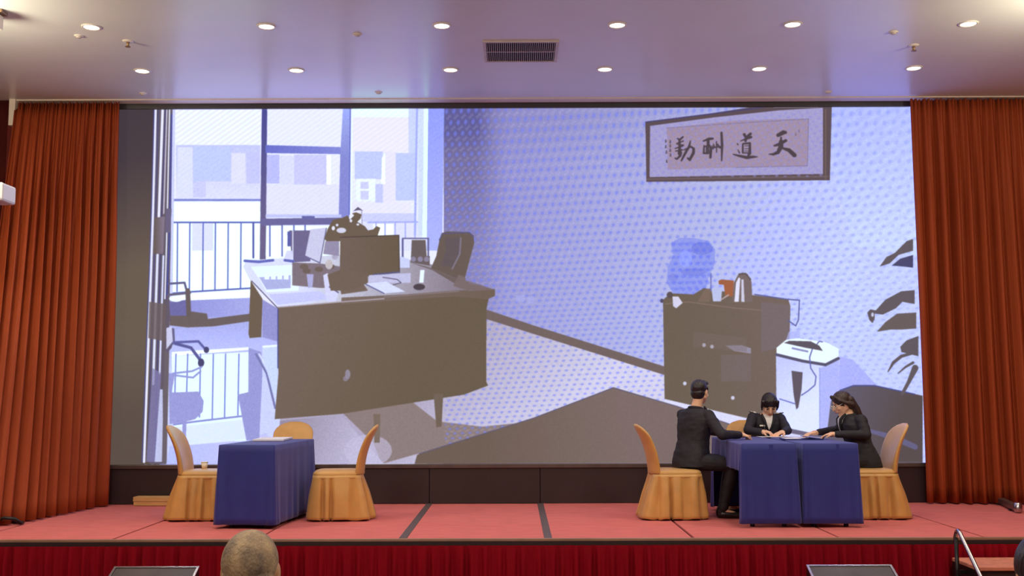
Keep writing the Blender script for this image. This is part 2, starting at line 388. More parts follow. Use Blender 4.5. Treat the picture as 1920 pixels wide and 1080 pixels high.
# swivel chair at the left
poly([(318, 590), (345, 582), (388, 588), (390, 598), (470, 588), (470, 602), (400, 612), (352, 614), (318, 610)], (108, 95, 96))
poly([(318, 566), (352, 562), (352, 592), (318, 592)], (112, 108, 170)); line([(316, 532), (346, 530), (350, 545)], 4, (98, 94, 140)); line([(316, 553), (356, 549)], 4.5, (104, 98, 130)); line([(352, 545), (354, 590)], 9, (104, 92, 96)); ell(330, 560, 13, 6, (242, 252, 255))
line([(314, 556), (318, 600)], 4, (100, 90, 110)); line([(324, 618), (325, 640), (318, 650)], 6, (104, 100, 140)); poly([(312, 615), (322, 612), (324, 640), (312, 655)], (206, 206, 240))
line([(326, 642), (372, 640), (386, 656)], 4.5, (96, 98, 170)); line([(328, 644), (358, 652), (376, 676)], 5.5, (92, 92, 156)); ell(387, 656, 5, 6, (72, 70, 116)); ell(377, 680, 6, 8, (72, 70, 116)); line([(320, 650), (314, 658)], 5, (96, 90, 120))
line([(325, 700), (360, 696), (378, 688)], 3.5, (150, 156, 224)); line([(330, 704), (362, 708), (376, 696)], 3.5, (150, 156, 224))
# desk
poly([(462, 488), (640, 478), (760, 486), (830, 500), (870, 524), (928, 543), (520, 576), (470, 528), (456, 500)], grad((222, 228, 253), (124, 110, 124), (560, 520), (900, 540)))
poly([(470, 500), (560, 496), (560, 545), (500, 548), (484, 520)], (236, 246, 255)); poly([(486, 520), (545, 516), (545, 540), (500, 543)], (176, 182, 234)); [rect(x, 512, x + 9, 524, (240, 248, 255)) for x in (496, 508, 520, 532)]
poly([(503, 552), (600, 546), (620, 560), (520, 572)], (200, 204, 246)); poly([(470, 526), (490, 544), (520, 572), (520, 578), (490, 560), (470, 536)], (236, 238, 252)); line([(472, 527), (520, 577)], 2, (96, 92, 130))
poly([(470, 526), (492, 560), (490, 632), (468, 634), (466, 626)], BR)
poly([(520, 576), (640, 567), (918, 552), (912, 580), (912, 716), (915, 723), (870, 740), (640, 776), (515, 786), (522, 700)], grad((114, 98, 88), (104, 90, 74), (560, 620), (780, 700)))
poly([(640, 558), (760, 552), (850, 545), (928, 542), (928, 555), (914, 561), (850, 556), (640, 570)], grad((122, 106, 100), (110, 94, 84), (640, 560), (920, 550)))
line([(522, 576), (640, 566), (720, 560)], 2.2, (176, 164, 176)); line([(720, 557), (860, 546)], 1.6, (140, 124, 130)); line([(521, 580), (521, 690)], 2, (74, 78, 150))
poly([(813, 738), (831, 738), (828, 800), (818, 801)], (112, 97, 86)); poly([(700, 776), (713, 776), (712, 830), (702, 830)], (122, 106, 96)); ell(652, 702, 5, 9, (150, 142, 164), .9); ell(648, 710, 5, 5, (150, 142, 164), .7)
# things on the desk
poly([(542, 432), (582, 432), (582, 490), (548, 492)], (112, 104, 146)); line([(549, 432), (549, 492)], 2, (226, 230, 252)); rect(539, 434, 545, 462, (92, 96, 170)); poly([(538, 470), (548, 470), (548, 490), (532, 486)], (216, 220, 250))
poly([(582, 430), (612, 427), (598, 494), (572, 480)], (206, 206, 240)); line([(612, 428), (600, 493), (572, 480)], 2, (108, 104, 150)); line([(459, 489), (485, 491), (512, 488)], 5, (100, 106, 190)); line([(534, 488), (550, 490)], 5, (100, 106, 190))
poly([(548, 492), (600, 494), (640, 500), (640, 540), (600, 540), (548, 535)], (128, 114, 126)); poly([(575, 514), (588, 514), (586, 538), (578, 540)], (176, 176, 226)); [ell(x, y, 8, 5, (112, 96, 92)) for x, y in ((570, 500), (598, 505), (620, 500), (575, 508), (635, 514), (628, 528))]; ell(617, 496, 7, 9, (198, 190, 196)); ell(628, 482, 6, 5, (176, 172, 200))
poly([(610, 452), (636, 452), (636, 480), (606, 476)], (150, 142, 174)); poly([(606, 516), (614, 512), (636, 540), (630, 565), (612, 565)], (214, 216, 246)); line([(618, 538), (634, 548)], 3, (110, 104, 140)); poly([(635, 530), (680, 530), (690, 545), (640, 552)], (116, 100, 92))
poly([(608, 448), (614, 430), (624, 412), (640, 409), (652, 404), (656, 412), (664, 404), (660, 400), (668, 398), (678, 402), (676, 410), (670, 416), (684, 424), (690, 432), (700, 430), (706, 424), (713, 427), (708, 442), (638, 446), (640, 452), (612, 452)], BR)
poly([(662, 396), (671, 388), (681, 395), (672, 394)], (100, 92, 120)); line([(678, 395), (679, 420)], 1.2, (130, 124, 160)); ell(640, 432, 9, 5, (214, 214, 240)); ell(625, 428, 3, 4, (232, 234, 250)); ell(632, 422, 2.5, 2.5, (220, 222, 248)); ell(658, 414, 2.5, 3, (226, 226, 246)); ell(671, 421, 2.5, 2, (226, 226, 246))
poly([(638, 445), (748, 441), (749, 511), (660, 522), (637, 528)], grad((112, 96, 88), (104, 89, 74), (640, 480), (740, 480))); line([(748, 441), (749, 511)], 1.6, (70, 60, 60)); line([(638, 445), (748, 441)], 1.6, (72, 60, 60)); poly([(614, 515), (640, 505), (690, 512), (690, 530), (660, 545), (620, 545)], (112, 96, 86)); line([(700, 515), (749, 510)], 3, (90, 88, 130))
poly([(692, 516), (770, 512), (770, 530), (690, 532)], (196, 196, 234)); line([(718, 520), (745, 524), (752, 530), (735, 535)], 1.8, (100, 92, 120)); poly([(686, 532), (724, 528), (760, 547), (720, 550)], (218, 226, 250)); line([(686, 533), (720, 550)], 2, (98, 96, 150)); ell(786, 538, 11, 6, (76, 66, 76)); poly([(788, 506), (796, 506), (794, 530), (786, 530)], (236, 244, 255))
line([(755, 448), (755, 490)], 3.5, (96, 96, 150)); line([(755, 447), (803, 447)], 2.5, (100, 98, 150)); line([(803, 447), (803, 480)], 3, (100, 98, 150)); poly([(772, 450), (798, 450), (800, 480), (806, 480), (806, 498), (770, 492)], (106, 94, 98)); [ell(x, 486, 5, 5, (140, 132, 160)) for x in (775, 788, 800)]; poly([(750, 480), (768, 486), (768, 502), (750, 502)], (206, 214, 250))
poly([(768, 492), (800, 500), (850, 520), (880, 530), (860, 536), (810, 506)], (110, 96, 96))
poly([(828, 437), (838, 434), (878, 435), (888, 441), (889, 456), (872, 520), (866, 526), (808, 503), (818, 480), (824, 450)], (104, 90, 84)); poly([(834, 445), (862, 445), (866, 470), (852, 500), (826, 498), (836, 470)], (98, 86, 92)); line([(864, 446), (862, 476), (848, 504)], 3, (128, 118, 136)); line([(824, 450), (830, 438), (880, 436), (887, 444)], 2.4, (92, 86, 126))
poly([(860, 515), (872, 520), (874, 530), (928, 543), (880, 546), (850, 536)], (122, 106, 108))
# picture with the calligraphy
poly([(1210, 228), (1330, 213), (1440, 196), (1560, 184), (1556, 338), (1212, 341)], (92, 76, 84))
poly([(1219, 236), (1340, 220), (1460, 207), (1543, 202), (1543, 326), (1218, 332)], (166, 160, 208))
poly([(1250, 240), (1380, 226), (1516, 222), (1514, 312), (1380, 314), (1252, 318)], (162, 142, 168))
for a, b in (((1250, 240), (1380, 231)), ((1380, 231), (1516, 223)), ((1516, 223), (1514, 311)), ((1514, 311), (1380, 314))): line([a, b], 1.3, (128, 116, 150))
line([(1211, 229), (1440, 200)], 2, (70, 66, 120)); line([(1548, 206), (1548, 336)], 3, (110, 92, 90)); line([(1214, 336), (1552, 331)], 3, (110, 94, 98))
fmask = (PX > 1219) & (PX < 1543) & (PY < 332) & (PY > 207)
D2 = np.clip(np.sin(2 * np.pi * (PX / 16.5 + PY / 60)) * np.sin(2 * np.pi * (PY / 15 - PX / 90)) * 1.4 - .15, 0, 1) * fmask * .5 * (PY > 236 - (PX - 1219) * .1)
IMG[:] = IMG * (1 - D2[..., None]) + np.array((146, 142, 222), np.float32) * D2[..., None]
INK = (76, 64, 74)
def brush(ox, oy, s, strokes):
    for st in strokes: stroke([(ox + x / s, oy + y / s, wd / s) for x, y, wd in st], INK)
brush(1230, 210, 9, [
    [(365, 450, 25), (400, 470, 34), (455, 420, 30)], [(350, 530, 20), (460, 490, 24)], [(395, 470, 34), (400, 600, 46), (395, 700, 60)],
    [(355, 545, 16), (465, 560, 24)], [(325, 615, 20), (450, 572, 28)], [(330, 660, 20), (440, 640, 30)], [(325, 780, 26), (350, 795, 30), (410, 735, 44), (425, 680, 34)],
    [(470, 640, 20), (590, 585, 30), (636, 620, 44), (632, 690, 50), (570, 805, 46), (535, 780, 32)], [(580, 490, 20), (560, 580, 42), (480, 720, 42), (430, 820, 30)],
    [(800, 490, 25), (890, 455, 46), (955, 450, 40)], [(880, 470, 50), (880, 560, 50)], [(812, 570, 26), (805, 695, 34), (880, 700, 26)], [(820, 585, 24), (900, 560, 34), (928, 610, 46), (918, 765, 44)],
    [(858, 600, 34), (856, 690, 36)], [(885, 560, 20), (888, 690, 26)], [(952, 570, 18), (965, 620, 26)], [(970, 545, 20), (990, 600, 26)], [(1020, 500, 22), (1022, 680, 20)], [(960, 600, 22), (1085, 585, 26)], [(1040, 550, 30), (1080, 605, 30)],
    [(1105, 350, 40), (1115, 560, 46), (1108, 820, 24)]])
brush(1370, 210, 9, [
    [(230, 380, 50), (262, 440, 40)], [(335, 368, 46), (265, 430, 50), (250, 490, 40)], [(165, 490, 14), (260, 452, 36), (345, 424, 44)],
    [(205, 545, 30), (205, 685, 34)], [(215, 535, 30), (325, 525, 36), (322, 700, 52)], [(210, 690, 22), (320, 692, 24)], [(240, 572, 14), (300, 570, 14)], [(240, 620, 12), (300, 618, 12)], [(240, 658, 12), (300, 656, 12)],
    [(310, 700, 46), (300, 745, 40)], [(45, 715, 20), (150, 742, 42), (270, 768, 56), (380, 757, 44), (448, 757, 18)], [(112, 535, 20), (122, 550, 24)], [(122, 635, 14), (148, 690, 26)],
    [(800, 392, 62), (890, 345, 76), (925, 345, 54)], [(850, 430, 30), (850, 490, 42)], [(735, 570, 30), (820, 545, 60), (930, 482, 50)], [(850, 500, 70), (850, 580, 82), (800, 680, 62), (720, 714, 44), (650, 712, 18)],
    [(880, 612, 36), (985, 645, 68), (1075, 728, 76)]])
for x, y in ((165, 480), (165, 575), (175, 665), (180, 820), (240, 490), (240, 560), (240, 635), (245, 715)): stroke([(1230 + x / 9, 210 + y / 9 - 1, 2.2), (1230 + x / 9, 210 + y / 9 + 3, 3)], INK, .8)
for x, y in ((1492, 252), (1498, 246)): ell(x, y, 1.6, 3, (120, 104, 124), .7)
# cabinet, jug, cup, thermos
poly([(1258, 455), (1275, 446), (1300, 446), (1330, 452), (1341, 468), (1340, 495), (1328, 520), (1322, 555), (1265, 555), (1250, 530), (1252, 500), (1262, 480)], (110, 126, 240), .50)
ell(1316, 466, 20, 12, (92, 104, 214), .4); ell(1300, 510, 24, 7, (100, 110, 216), .35); ell(1262, 520, 9, 7, (110, 118, 216), .35); [ell(1262 + 13 * (k % 6) + 6 * (k // 6 % 2), 458 + 12 * (k // 6), 4, 3.4, (96, 112, 244), .4) for k in range(48)]; ell(1285, 485, 12, 16, (160, 178, 252), .4)
poly([(1243, 562), (1258, 550), (1300, 552), (1320, 540), (1345, 545), (1400, 552), (1478, 561), (1482, 574), (1480, 648), (1455, 662), (1456, 798), (1330, 775), (1246, 752)], grad((108, 94, 82), (116, 100, 94), (1280, 640), (1470, 620)))
poly([(1427, 566), (1480, 572), (1478, 648), (1427, 660)], (118, 104, 108)); line([(1247, 570), (1290, 566), (1380, 578), (1430, 582)], 1.8, (132, 112, 106)); ell(1241, 564, 3.4, 4, (84, 78, 110)); ell(1256, 553, 6, 6, (90, 78, 84))
poly([(1261, 556), (1272, 556), (1280, 568), (1268, 578), (1262, 574)], (214, 212, 240)); poly([(1308, 566), (1322, 542), (1334, 541), (1330, 566)], (124, 104, 92)); line([(1333, 513), (1333, 545)], 2.2, (108, 112, 190)); poly([(1334, 541), (1354, 541), (1352, 565), (1337, 565)], (188, 196, 236))
poly([(1347, 527), (1352, 524), (1376, 526), (1374, 556), (1360, 556), (1357, 534), (1348, 533)], (160, 96, 66)); line([(1352, 562), (1366, 553)], 2.4, (180, 164, 168)); poly([(1373, 566), (1376, 530), (1384, 515), (1392, 511), (1402, 514), (1409, 528), (1411, 566)], (120, 104, 104)); poly([(1377, 566), (1380, 530), (1385, 520), (1388, 522), (1385, 566)], (226, 226, 246)); poly([(1390, 566), (1390, 524), (1394, 524), (1396, 566)], (206, 204, 230)); line([(1386, 514), (1398, 513), (1407, 524)], 3, (96, 84, 88))
line([(1415, 552), (1475, 561), (1499, 563), (1497, 600), (1492, 611), (1478, 601)], 2.2, (92, 94, 160)); [ell(x, y, 3.4, 3.6, (206, 206, 236)) for x, y in ((1320, 647), (1335, 650), (1284, 719), (1374, 746))]; poly([(1360, 648), (1390, 647), (1408, 653), (1408, 663), (1376, 658)], (160, 154, 182), .8); poly([(1300, 622), (1400, 634), (1400, 660), (1300, 650)], (120, 106, 104), .4)
rect(1352, 665, 1408, 715, (124, 112, 122), .35)
# shredder, its shadow and cable
poly([(1575, 668), (1600, 675), (1660, 740), (1570, 760)], (170, 174, 242), .8); poly([(1479, 622), (1500, 620), (1500, 640), (1470, 650)], (176, 182, 244), .7)
poly([(1456, 664), (1573, 672), (1572, 800), (1545, 830), (1456, 800)], grad((198, 204, 250), (226, 236, 255), (1460, 680), (1520, 760))); poly([(1538, 690), (1573, 675), (1572, 810), (1538, 820)], (180, 186, 244)); line([(1537, 690), (1537, 818)], 1.6, (140, 148, 226))
poly([(1456, 652), (1474, 637), (1495, 634), (1550, 642), (1573, 654), (1572, 672), (1552, 686), (1456, 664)], (238, 246, 255)); poly([(1470, 643), (1480, 639), (1520, 640), (1536, 648), (1543, 658), (1510, 652)], (92, 84, 98)); line([(1486, 653), (1514, 659)], 3.4, (140, 142, 196)); line([(1456, 665), (1505, 677), (1548, 684), (1572, 672)], 5.5, (88, 84, 112))
poly([(1484, 695), (1505, 698), (1503, 730), (1497, 764), (1493, 768), (1488, 740)], (96, 86, 100)); line([(1523, 655), (1518, 670), (1520, 690), (1530, 706), (1528, 722), (1515, 733), (1503, 741)], 2.2, (98, 102, 176)); line([(1532, 645), (1536, 640), (1542, 641)], 2, (98, 102, 176)); line([(1462, 748), (1490, 757)], 2.2, (110, 116, 196))
poly([(1456, 798), (1560, 820), (1560, 828), (1480, 812)], (110, 102, 130))
# sofa and floor strip at the right bottom
poly([(1246, 748), (1456, 797), (1480, 812), (1480, 870), (1240, 870), (1240, 760)], (222, 222, 246)); poly([(1480, 812), (1560, 826), (1560, 870), (1480, 870)], (214, 216, 246))
poly([(776, 874), (782, 853), (800, 846), (1000, 784), (1140, 730), (1150, 726), (1164, 730), (1270, 762), (1400, 806), (1460, 838), (1470, 874)], grad((108, 92, 82), (124, 106, 104), (900, 850), (1180, 800)))
line([(786, 851), (1000, 784), (1150, 727), (1270, 762), (1400, 806)], 1.6, (92, 86, 116))
# armchair
poly([(1555, 874), (1552, 800), (1558, 752), (1575, 732), (1600, 722), (1630, 722), (1690, 733), (1730, 742), (1730, 874)], grad((98, 92, 110), (88, 76, 78), (1580, 740), (1690, 780)))
line([(1575, 732), (1600, 723), (1640, 723), (1715, 739)], 2.2, (76, 80, 150)); stroke([(1625, 806, 6), (1680, 822, 12), (1716, 838, 10)], (112, 112, 170), .6)
# plant
LF = (98, 88, 96)
poly([(1649, 500), (1662, 482), (1678, 474), (1700, 452), (1712, 448), (1712, 470), (1685, 478), (1668, 494)], LF); poly([(1672, 498), (1688, 485), (1712, 478), (1712, 502), (1696, 500)], (74, 72, 110)); poly([(1626, 586), (1632, 580), (1642, 582), (1660, 562), (1690, 546), (1715, 544), (1715, 570), (1692, 566), (1680, 578), (1655, 590), (1640, 588), (1640, 598), (1636, 606), (1630, 600)], LF)
poly([(1644, 622), (1660, 604), (1682, 588), (1718, 586), (1718, 616), (1690, 618), (1670, 618)], (104, 92, 94)); ell(1636, 590, 2.5, 4, (206, 206, 236)); poly([(1688, 650), (1700, 638), (1722, 630), (1722, 668), (1690, 660)], LF); stroke([(1665, 697, 2), (1675, 680, 6), (1690, 668, 6), (1712, 662, 5)], LF); stroke([(1684, 700, 2), (1698, 688, 4), (1712, 680, 5)], LF); stroke([(1716, 690, 12), (1704, 716, 7), (1692, 738, 6)], LF)
# soften a little, as the wall of lamps does
def soft(A):
    for ax in (0, 1):
        A = .25 * np.roll(A, 1, ax) + .5 * A + .25 * np.roll(A, -1, ax)
    return A
IMG = soft(soft(IMG))
rn = np.random.RandomState(1); gr = rn.normal(0, 1, (TH // 3 + 1, TW // 3 + 1)).repeat(3, 0).repeat(3, 1)[:TH, :TW]
IMG = IMG + (soft(gr) * 3.5)[..., None] * np.array((1, .95, 1.0), np.float32) * np.clip((IMG.mean(-1, keepdims=True) - 60) / 120, .2, 1) * np.clip((244 - IMG) / 20, 0, 1)
hot = np.clip(IMG, 0, 255) / 255
hl = np.where(hot <= .04045, hot / 12.92, ((hot + .055) / 1.055) ** 2.4)
hl = hl * (1 + .9 * np.clip((hot - .945) / .05, 0, 1))          # the photograph clips here: the lamps are brighter than white
im = bpy.data.images.new('led_picture', TW, TH, alpha=False, float_buffer=True)
im.colorspace_settings.name = 'Linear Rec.709'
buf = np.ones((TH, TW, 4), np.float32); buf[..., :3] = hl[::-1]
im.pixels.foreach_set(buf.ravel()); im.update(); im.pack()
ms = bpy.data.materials.new('led_display'); ms.use_nodes = True; nt = ms.node_tree; bs = nt.nodes['Principled BSDF']
ti = nt.nodes.new('ShaderNodeTexImage'); ti.image = im; ti.extension = 'EXTEND'
nt.links.new(ti.outputs[0], bs.inputs['Emission Color']); bs.inputs['Emission Strength'].default_value = 1.0
bs.inputs['Base Color'].default_value = (.01, .01, .01, 1); bs.inputs['Roughness'].default_value = .6; bs.inputs['Specular IOR Level'].default_value = .1
M['led'] = ms

led = thing('led_screen', 'huge LED wall showing an office with desk, window and framed calligraphy', 'screen', (0, SY, ST))
def loc(bm):
    bmesh.ops.translate(bm, verts=bm.verts, vec=(0, -SY, -ST)); return bm
obj('cabinet', loc(box(SX0, SX1, SY + .004, SY + .12, SZ0, SZ1)), 'frame', led)
bm = bmesh.new(); vs = [bm.verts.new(p) for p in ((SX0, SY, SZ0), (SX1, SY, SZ0), (SX1, SY, SZ1), (SX0, SY, SZ1))]
f = bm.faces.new(vs); uvl = bm.loops.layers.uv.new('UVMap')
for l, uv in zip(f.loops, ((0, 0), (1, 0), (1, 1), (0, 1))): l[uvl].uv = uv
dsp = obj('display', loc(bm), 'led', led); dsp['label'] = 'glowing picture of an office interior'
obj('frame_top', loc(box(SX0, SX1, SY - .03, SY + .1, SZ1, SZ1 + .085)), 'frame', led)
obj('ledge', loc(box(SX0, SX1, SY - .035, SY + .1, SZ0 - .045, SZ0 - .001, bevel=.006)), 'ledge', led)
for k in range(-4, 5):
    x0 = .274 + 1.22 * k
    a, b = max(x0 + .004, SX0), min(x0 + 1.216, SX1)
    if b - a > .1: obj('plinth_panel', loc(box(a, b, SY - .015, SY + .1, ST + .004, SZ0 - .046)), 'black', led)

# ---------------------------------------------------------------- curtains
def curtain(name, label, T, B, seed, nfold, nu=520, nv=26):
    r = np.random.RandomState(seed); u = np.linspace(0, 1, nu)
    k = np.cumsum(r.uniform(.55, 1.5, nu)); k = k / k[-1]
    a1 = np.interp(u, np.linspace(0, 1, 24), r.uniform(.35, 1.35, 24))
    fine = np.sin(k * 2 * np.pi * nfold * 1.9 + 1.3) * np.interp(u, np.linspace(0, 1, 18), r.uniform(0, .6, 18))
    wv = np.sin(k * 2 * np.pi * nfold) * a1
    wv = np.sign(wv) * np.abs(wv) ** .8 + .4 * fine
    top = np.sin(k * 2 * np.pi * nfold * 3.1)
    rows = []
    for i in range(nv + 1):
        v = i / nv; row = []
        for j in range(nu):
            p = np.array(T(u[j])) * (1 - v) + np.array(B(u[j])) * v
            e = 1e-3; t = (np.array(T(min(1, u[j] + e))) - np.array(T(u[j] - e if u[j] > e else 0))) * (1 - v) + (np.array(B(min(1, u[j] + e))) - np.array(B(u[j] - e if u[j] > e else 0))) * v
            n = np.array((t[1], -t[0])); n = n / np.hypot(*n)
            if n[1] > 0: n = -n
            d = .075 * wv[j] * min(1, .3 + v * 2.2) + .014 * top[j] * max(0, 1 - v * 4)
            sway = .012 * math.sin(v * 3.2 + 9 * u[j]) * v
            z = (CEIL - .03 + .008 * top[j] * (v < .01)) * (1 - v) + (ST + .012) * v
            row.append((p[0] + n[0] * d + sway, p[1] + n[1] * d, z))
        rows.append(row)
    bm = bmesh.new(); rings(bm, rows, closed=False)
    o = obj(name, bm, 'curtain', smooth=True)
    md = o.modifiers.new('thickness', 'SOLIDIFY'); md.thickness = .004
    tag(o, label, 'curtain', 'tall orange brown stage curtains')
    return o
curtain('stage_curtain', 'tall pleated orange brown curtain at the left of the LED wall', lambda u: (-4.43 - 1.17 * u, 12.02), lambda u: (-4.46 - .40 * u, 12.06 - 2.3 * u ** .85), 5, 13)
curtain('stage_curtain', 'tall pleated orange brown curtain at the right of the LED wall', lambda u: (4.44 + 1.9 * u, 12.02), lambda u: (4.47 + 1.85 * u, 12.06 - .5 * u ** 1.6), 11, 13)

# ---------------------------------------------------------------- ceiling fittings
def downlight(label):
    t = thing('downlight', label, 'light', (0, 0, CEIL), 0, 'round recessed ceiling downlights')
    obj('trim_ring', lathe([(.066, -.001), (.070, -.010), (.084, -.008), (.088, 0)], 32), 'trimring', t, smooth=True)
    obj('lens', lathe([(.0, -.005), (.04, -.006), (.067, -.003)], 32), 'lamp', t, smooth=True)
    return t
names = ['first', 'second', 'third', 'fourth', 'fifth', 'sixth']
base = None
for row, (yy, nm) in enumerate(((9.555, 'front row, nearer the audience'), (10.905, 'rear row, nearer the LED wall'))):
    for k in range(6):
        lb = '%s ceiling downlight from the left in the %s' % (names[k], nm)
        p = (-3.80 + 1.576 * k, yy, CEIL)
        if base is None: base = downlight(lb); base.location = p
        else: copy_tree(base, p, 0, lb)
        lamp('downlight_beam', 'SPOT', (p[0], p[1], CEIL - .03), 44, (1, .88, .74), spot_size=math.radians(105), spot_blend=.8, shadow_soft_size=.06)
v = thing('ceiling_vent', 'long dark slatted air vent in the middle of the ceiling', 'vent', (.066, 10.30, CEIL))
obj('cavity', box(-.33, .33, -.29, .29, -.004, -.001), 'vent_dark', v)
for a in ((-.36, .36, -.32, -.29), (-.36, .36, .29, .32), (-.36, -.33, -.29, .29), (.33, .36, -.29, .29)): obj('frame', box(*a, -.016, 0, bevel=.003), 'slat', v)
obj('crossbar', box(-.33, .33, -.008, .008, -.012, -.003), 'slat', v)
sl = None
for k in range(34):
    if sl is None: sl = obj('slat', box(-.0025, .0025, -.29, .29, -.014, -.003), 'slat', v); me = sl.data; o = sl
    else: o = obj('slat', me, None, v)
    o.location.x = -.32 + .64 * k / 33
def sprinkler(px, py, label, mm='brass'):
    p = on_z(px, py, CEIL)
    t = thing('sprinkler', label, 'sprinkler', p, 0, 'ceiling sprinkler heads')
    obj('escutcheon', lathe([(.0, -.012), (.03, -.012), (.05, -.004), (.052, 0)], 20), 'trimring', t, smooth=True)
    obj('nozzle', lathe([(.0, -.05), (.014, -.05), (.012, -.03), (.016, -.012)], 14), mm, t, smooth=True)
    obj('deflector', lathe([(.0, -.058), (.026, -.056), (.026, -.053), (.0, -.051)], 14), mm, t)
sprinkler(240, 77, 'small sprinkler head near the leftmost front downlight')
sprinkler(1713, 85, 'small sprinkler head between the two rightmost downlights')
def disc(px, py, label, r=.042):
    p = on_z(px, py, CEIL)
    t = thing('ceiling_sensor', label, 'detector', p, 0, 'small round ceiling sensors')
    obj('base', lathe([(r * .85, -.010), (r, -.006), (r, 0)], 20), 'trimring', t, smooth=True)
    obj('cap', lathe([(0, -.022), (r * .5, -.021), (r * .68, -.010)], 18), 'slat', t, smooth=True)
disc(148, 67, 'small flat sensor left of the sprinkler by the leftmost downlights')
disc(268, 175, 'small ceiling sensor near the left curtain top')
disc(670, 64, 'small round sensor between the second and third front downlights')
disc(710, 173, 'small round ceiling sensor above the window picture on the LED wall')
disc(1553, 172, 'small round ceiling sensor above the calligraphy picture')
disc(1675, 60, 'small round sensor between the two rightmost front downlights')
p = on_z(5, 22, CEIL)
t = thing('ceiling_spotlight', 'boxy cream ceiling fixture cut off at the top left corner', 'light', (p.x - .06, p.y - .02, CEIL))
obj('mount', box(-.07, .09, -.06, .06, -.03, 0, bevel=.006), 'brass', t); obj('housing', box(-.12, .06, -.09, .05, -.16, -.034, bevel=.012), 'trimring', t); obj('stem', box(-.01, .01, -.01, .01, -.05, -.02), 'brass', t)
# white box on an arm at the left edge
t = thing('wall_speaker', 'white loudspeaker box on a wall arm in front of the left curtain', 'speaker', (-6.0, 9.3, 3.45))
wx = on_y(17, 362, 9.3)
bm = box(wx.x + 6.0 - .55, wx.x + 6.0, -.12, .14, wx.z - 3.45 - .085, wx.z - 3.45 + .075, bevel=.02)
obj('housing', bm, 'plastic', t, smooth=False); obj('arm', tube([(-.045, .02, wx.z - 3.45), (.3, .02, wx.z - 3.45), (wx.x + 5.5, .02, wx.z - 3.45)], .022), 'plastic', t, True); obj('wall_plate', box(-.05, -.03, -.07, .11, wx.z - 3.55, wx.z - 3.35), 'plastic', t)

# ---------------------------------------------------------------- chairs
def rrect(w, d, r, n):
    """n points round a rounded rectangle, evenly by length, with outward normals; starts at mid front (+X side)"""
    segs = []
    P = []
    for cx, cy, a0 in ((w / 2 - r, d / 2 - r, 0), (-w / 2 + r, d / 2 - r, 90), (-w / 2 + r, -d / 2 + r, 180), (w / 2 - r, -d / 2 + r, 270)):
        for k in range(7):
            a = math.radians(a0 + 15 * k); P.append((cx + r * math.cos(a), cy + r * math.sin(a), math.cos(a), math.sin(a)))
    P = np.array(P + [P[0]]); L = np.concatenate([[0], np.cumsum(np.hypot(*(np.diff(P[:, :2], axis=0).T)))])
    s = np.linspace(0, L[-1], n, endpoint=False)
    return np.stack([np.interp(s, L, P[:, i]) for i in range(4)], 1), s, L[-1]
def make_chair(label, seed=1, group='chairs with gold covers'):
    t = thing('banquet_chair', label, 'chair', (0, 0, 0), 0, group)
    r = np.random.RandomState(seed)
    # seat cushion: a puffy rounded slab
    rows = []
    pts, s, L = rrect(.45, .44, .09, 72)
    for z, k in ((.405, .97), (.415, 1.0), (.435, 1.015), (.452, 1.0), (.464, .93), (.472, .8), (.476, .5), (.477, .1)):
        rows.append([(x * k + .02, y * k, z) for x, y, _, _ in pts])
    bm = bmesh.new(); rings(bm, rows, True, True, True); obj('seat', bm, 'gold', t, True)
    # back: side outline leans back with a curve, top rounded
    rows = []
    n = 22
    for i in range(n + 1):
        v = i / n; z = .43 + .475 * v
        xc = -.205 - .03 * v - .13 * v ** 2.2
        hw = .205 + .012 * math.sin(v * 3)
        th = .036 * (1 - .25 * v)
        if v > .72: q = (v - .72) / .28; hw *= math.sqrt(max(1 - q ** 2.4 * .93, .02)); th *= math.sqrt(max(1 - q ** 6 * .9, .03))
        bend = .035
        ring = []
        for k in range(36):
            a = 2 * math.pi * k / 36; cy = math.copysign(abs(math.sin(a)) ** .8, math.sin(a)) * hw; cx = math.copysign(abs(math.cos(a)) ** .7, math.cos(a)) * th
            ring.append((xc + cx + bend * (cy / .21) ** 2, cy, z))
        rows.append(ring)
    bm = bmesh.new(); rings(bm, rows, True, True, True); obj('backrest', bm, 'gold', t, True)
    # skirt with soft pleats, wider towards the floor
    pts, s, L = rrect(.455, .45, .08, 260)
    nf = 13; off = np.interp(s, np.linspace(0, L, 30), r.uniform(-.35, .35, 30), period=None)
    am = np.interp(s, np.linspace(0, L, 22), r.uniform(.5, 1.3, 22))
    wv = .6 - 1.9 * np.abs(np.cos(np.pi * nf * s / L + off * 4)) ** 5 * am
    rows = []
    for i in range(15):
        v = i / 14; z = .43 - .418 * v
        back = np.clip(-pts[:, 2], 0, 1)
        fl = .006 + .045 * v ** 1.1 + back * .075 * v
        d = fl + wv * .036 * min(1, v * 2.2) * (1 - .1 * v)
        rows.append([(x + .015 + nx * dd, y + ny * dd * .8, z + .006 * math.sin(w_ * 2) * v) for (x, y, nx, ny), dd, w_ in zip(pts, d, wv)])
    bm = bmesh.new(); rings(bm, rows, True); bmesh.ops.recalc_face_normals(bm, faces=bm.faces)
    o = obj('skirt', bm, 'gold', t, True); o.modifiers.new('thickness', 'SOLIDIFY').thickness = .003
    # band where the cover is gathered round the seat
    rows = []
    pts2, _, _ = rrect(.455, .45, .085, 72)
    for z, e in ((.395, .001), (.402, .008), (.412, .009), (.42, .003)): rows.append([(x + .017 + nx * e, y + ny * e, z) for x, y, nx, ny in pts2])
    bm = bmesh.new(); rings(bm, rows, True); obj('seat_band', bm, 'gold', t, True)
    return t
PI = math.pi
c1 = make_chair('empty gold covered chair left of the single blue table, facing right', 2)
c1.location = (-3.04, 10.82, ST); c1.rotation_euler = (0, 0, math.radians(1))
def chair(loc_, rz, label, seed):
    c = make_chair(label, seed); c.location = loc_; c.rotation_euler = (0, 0, rz); return c
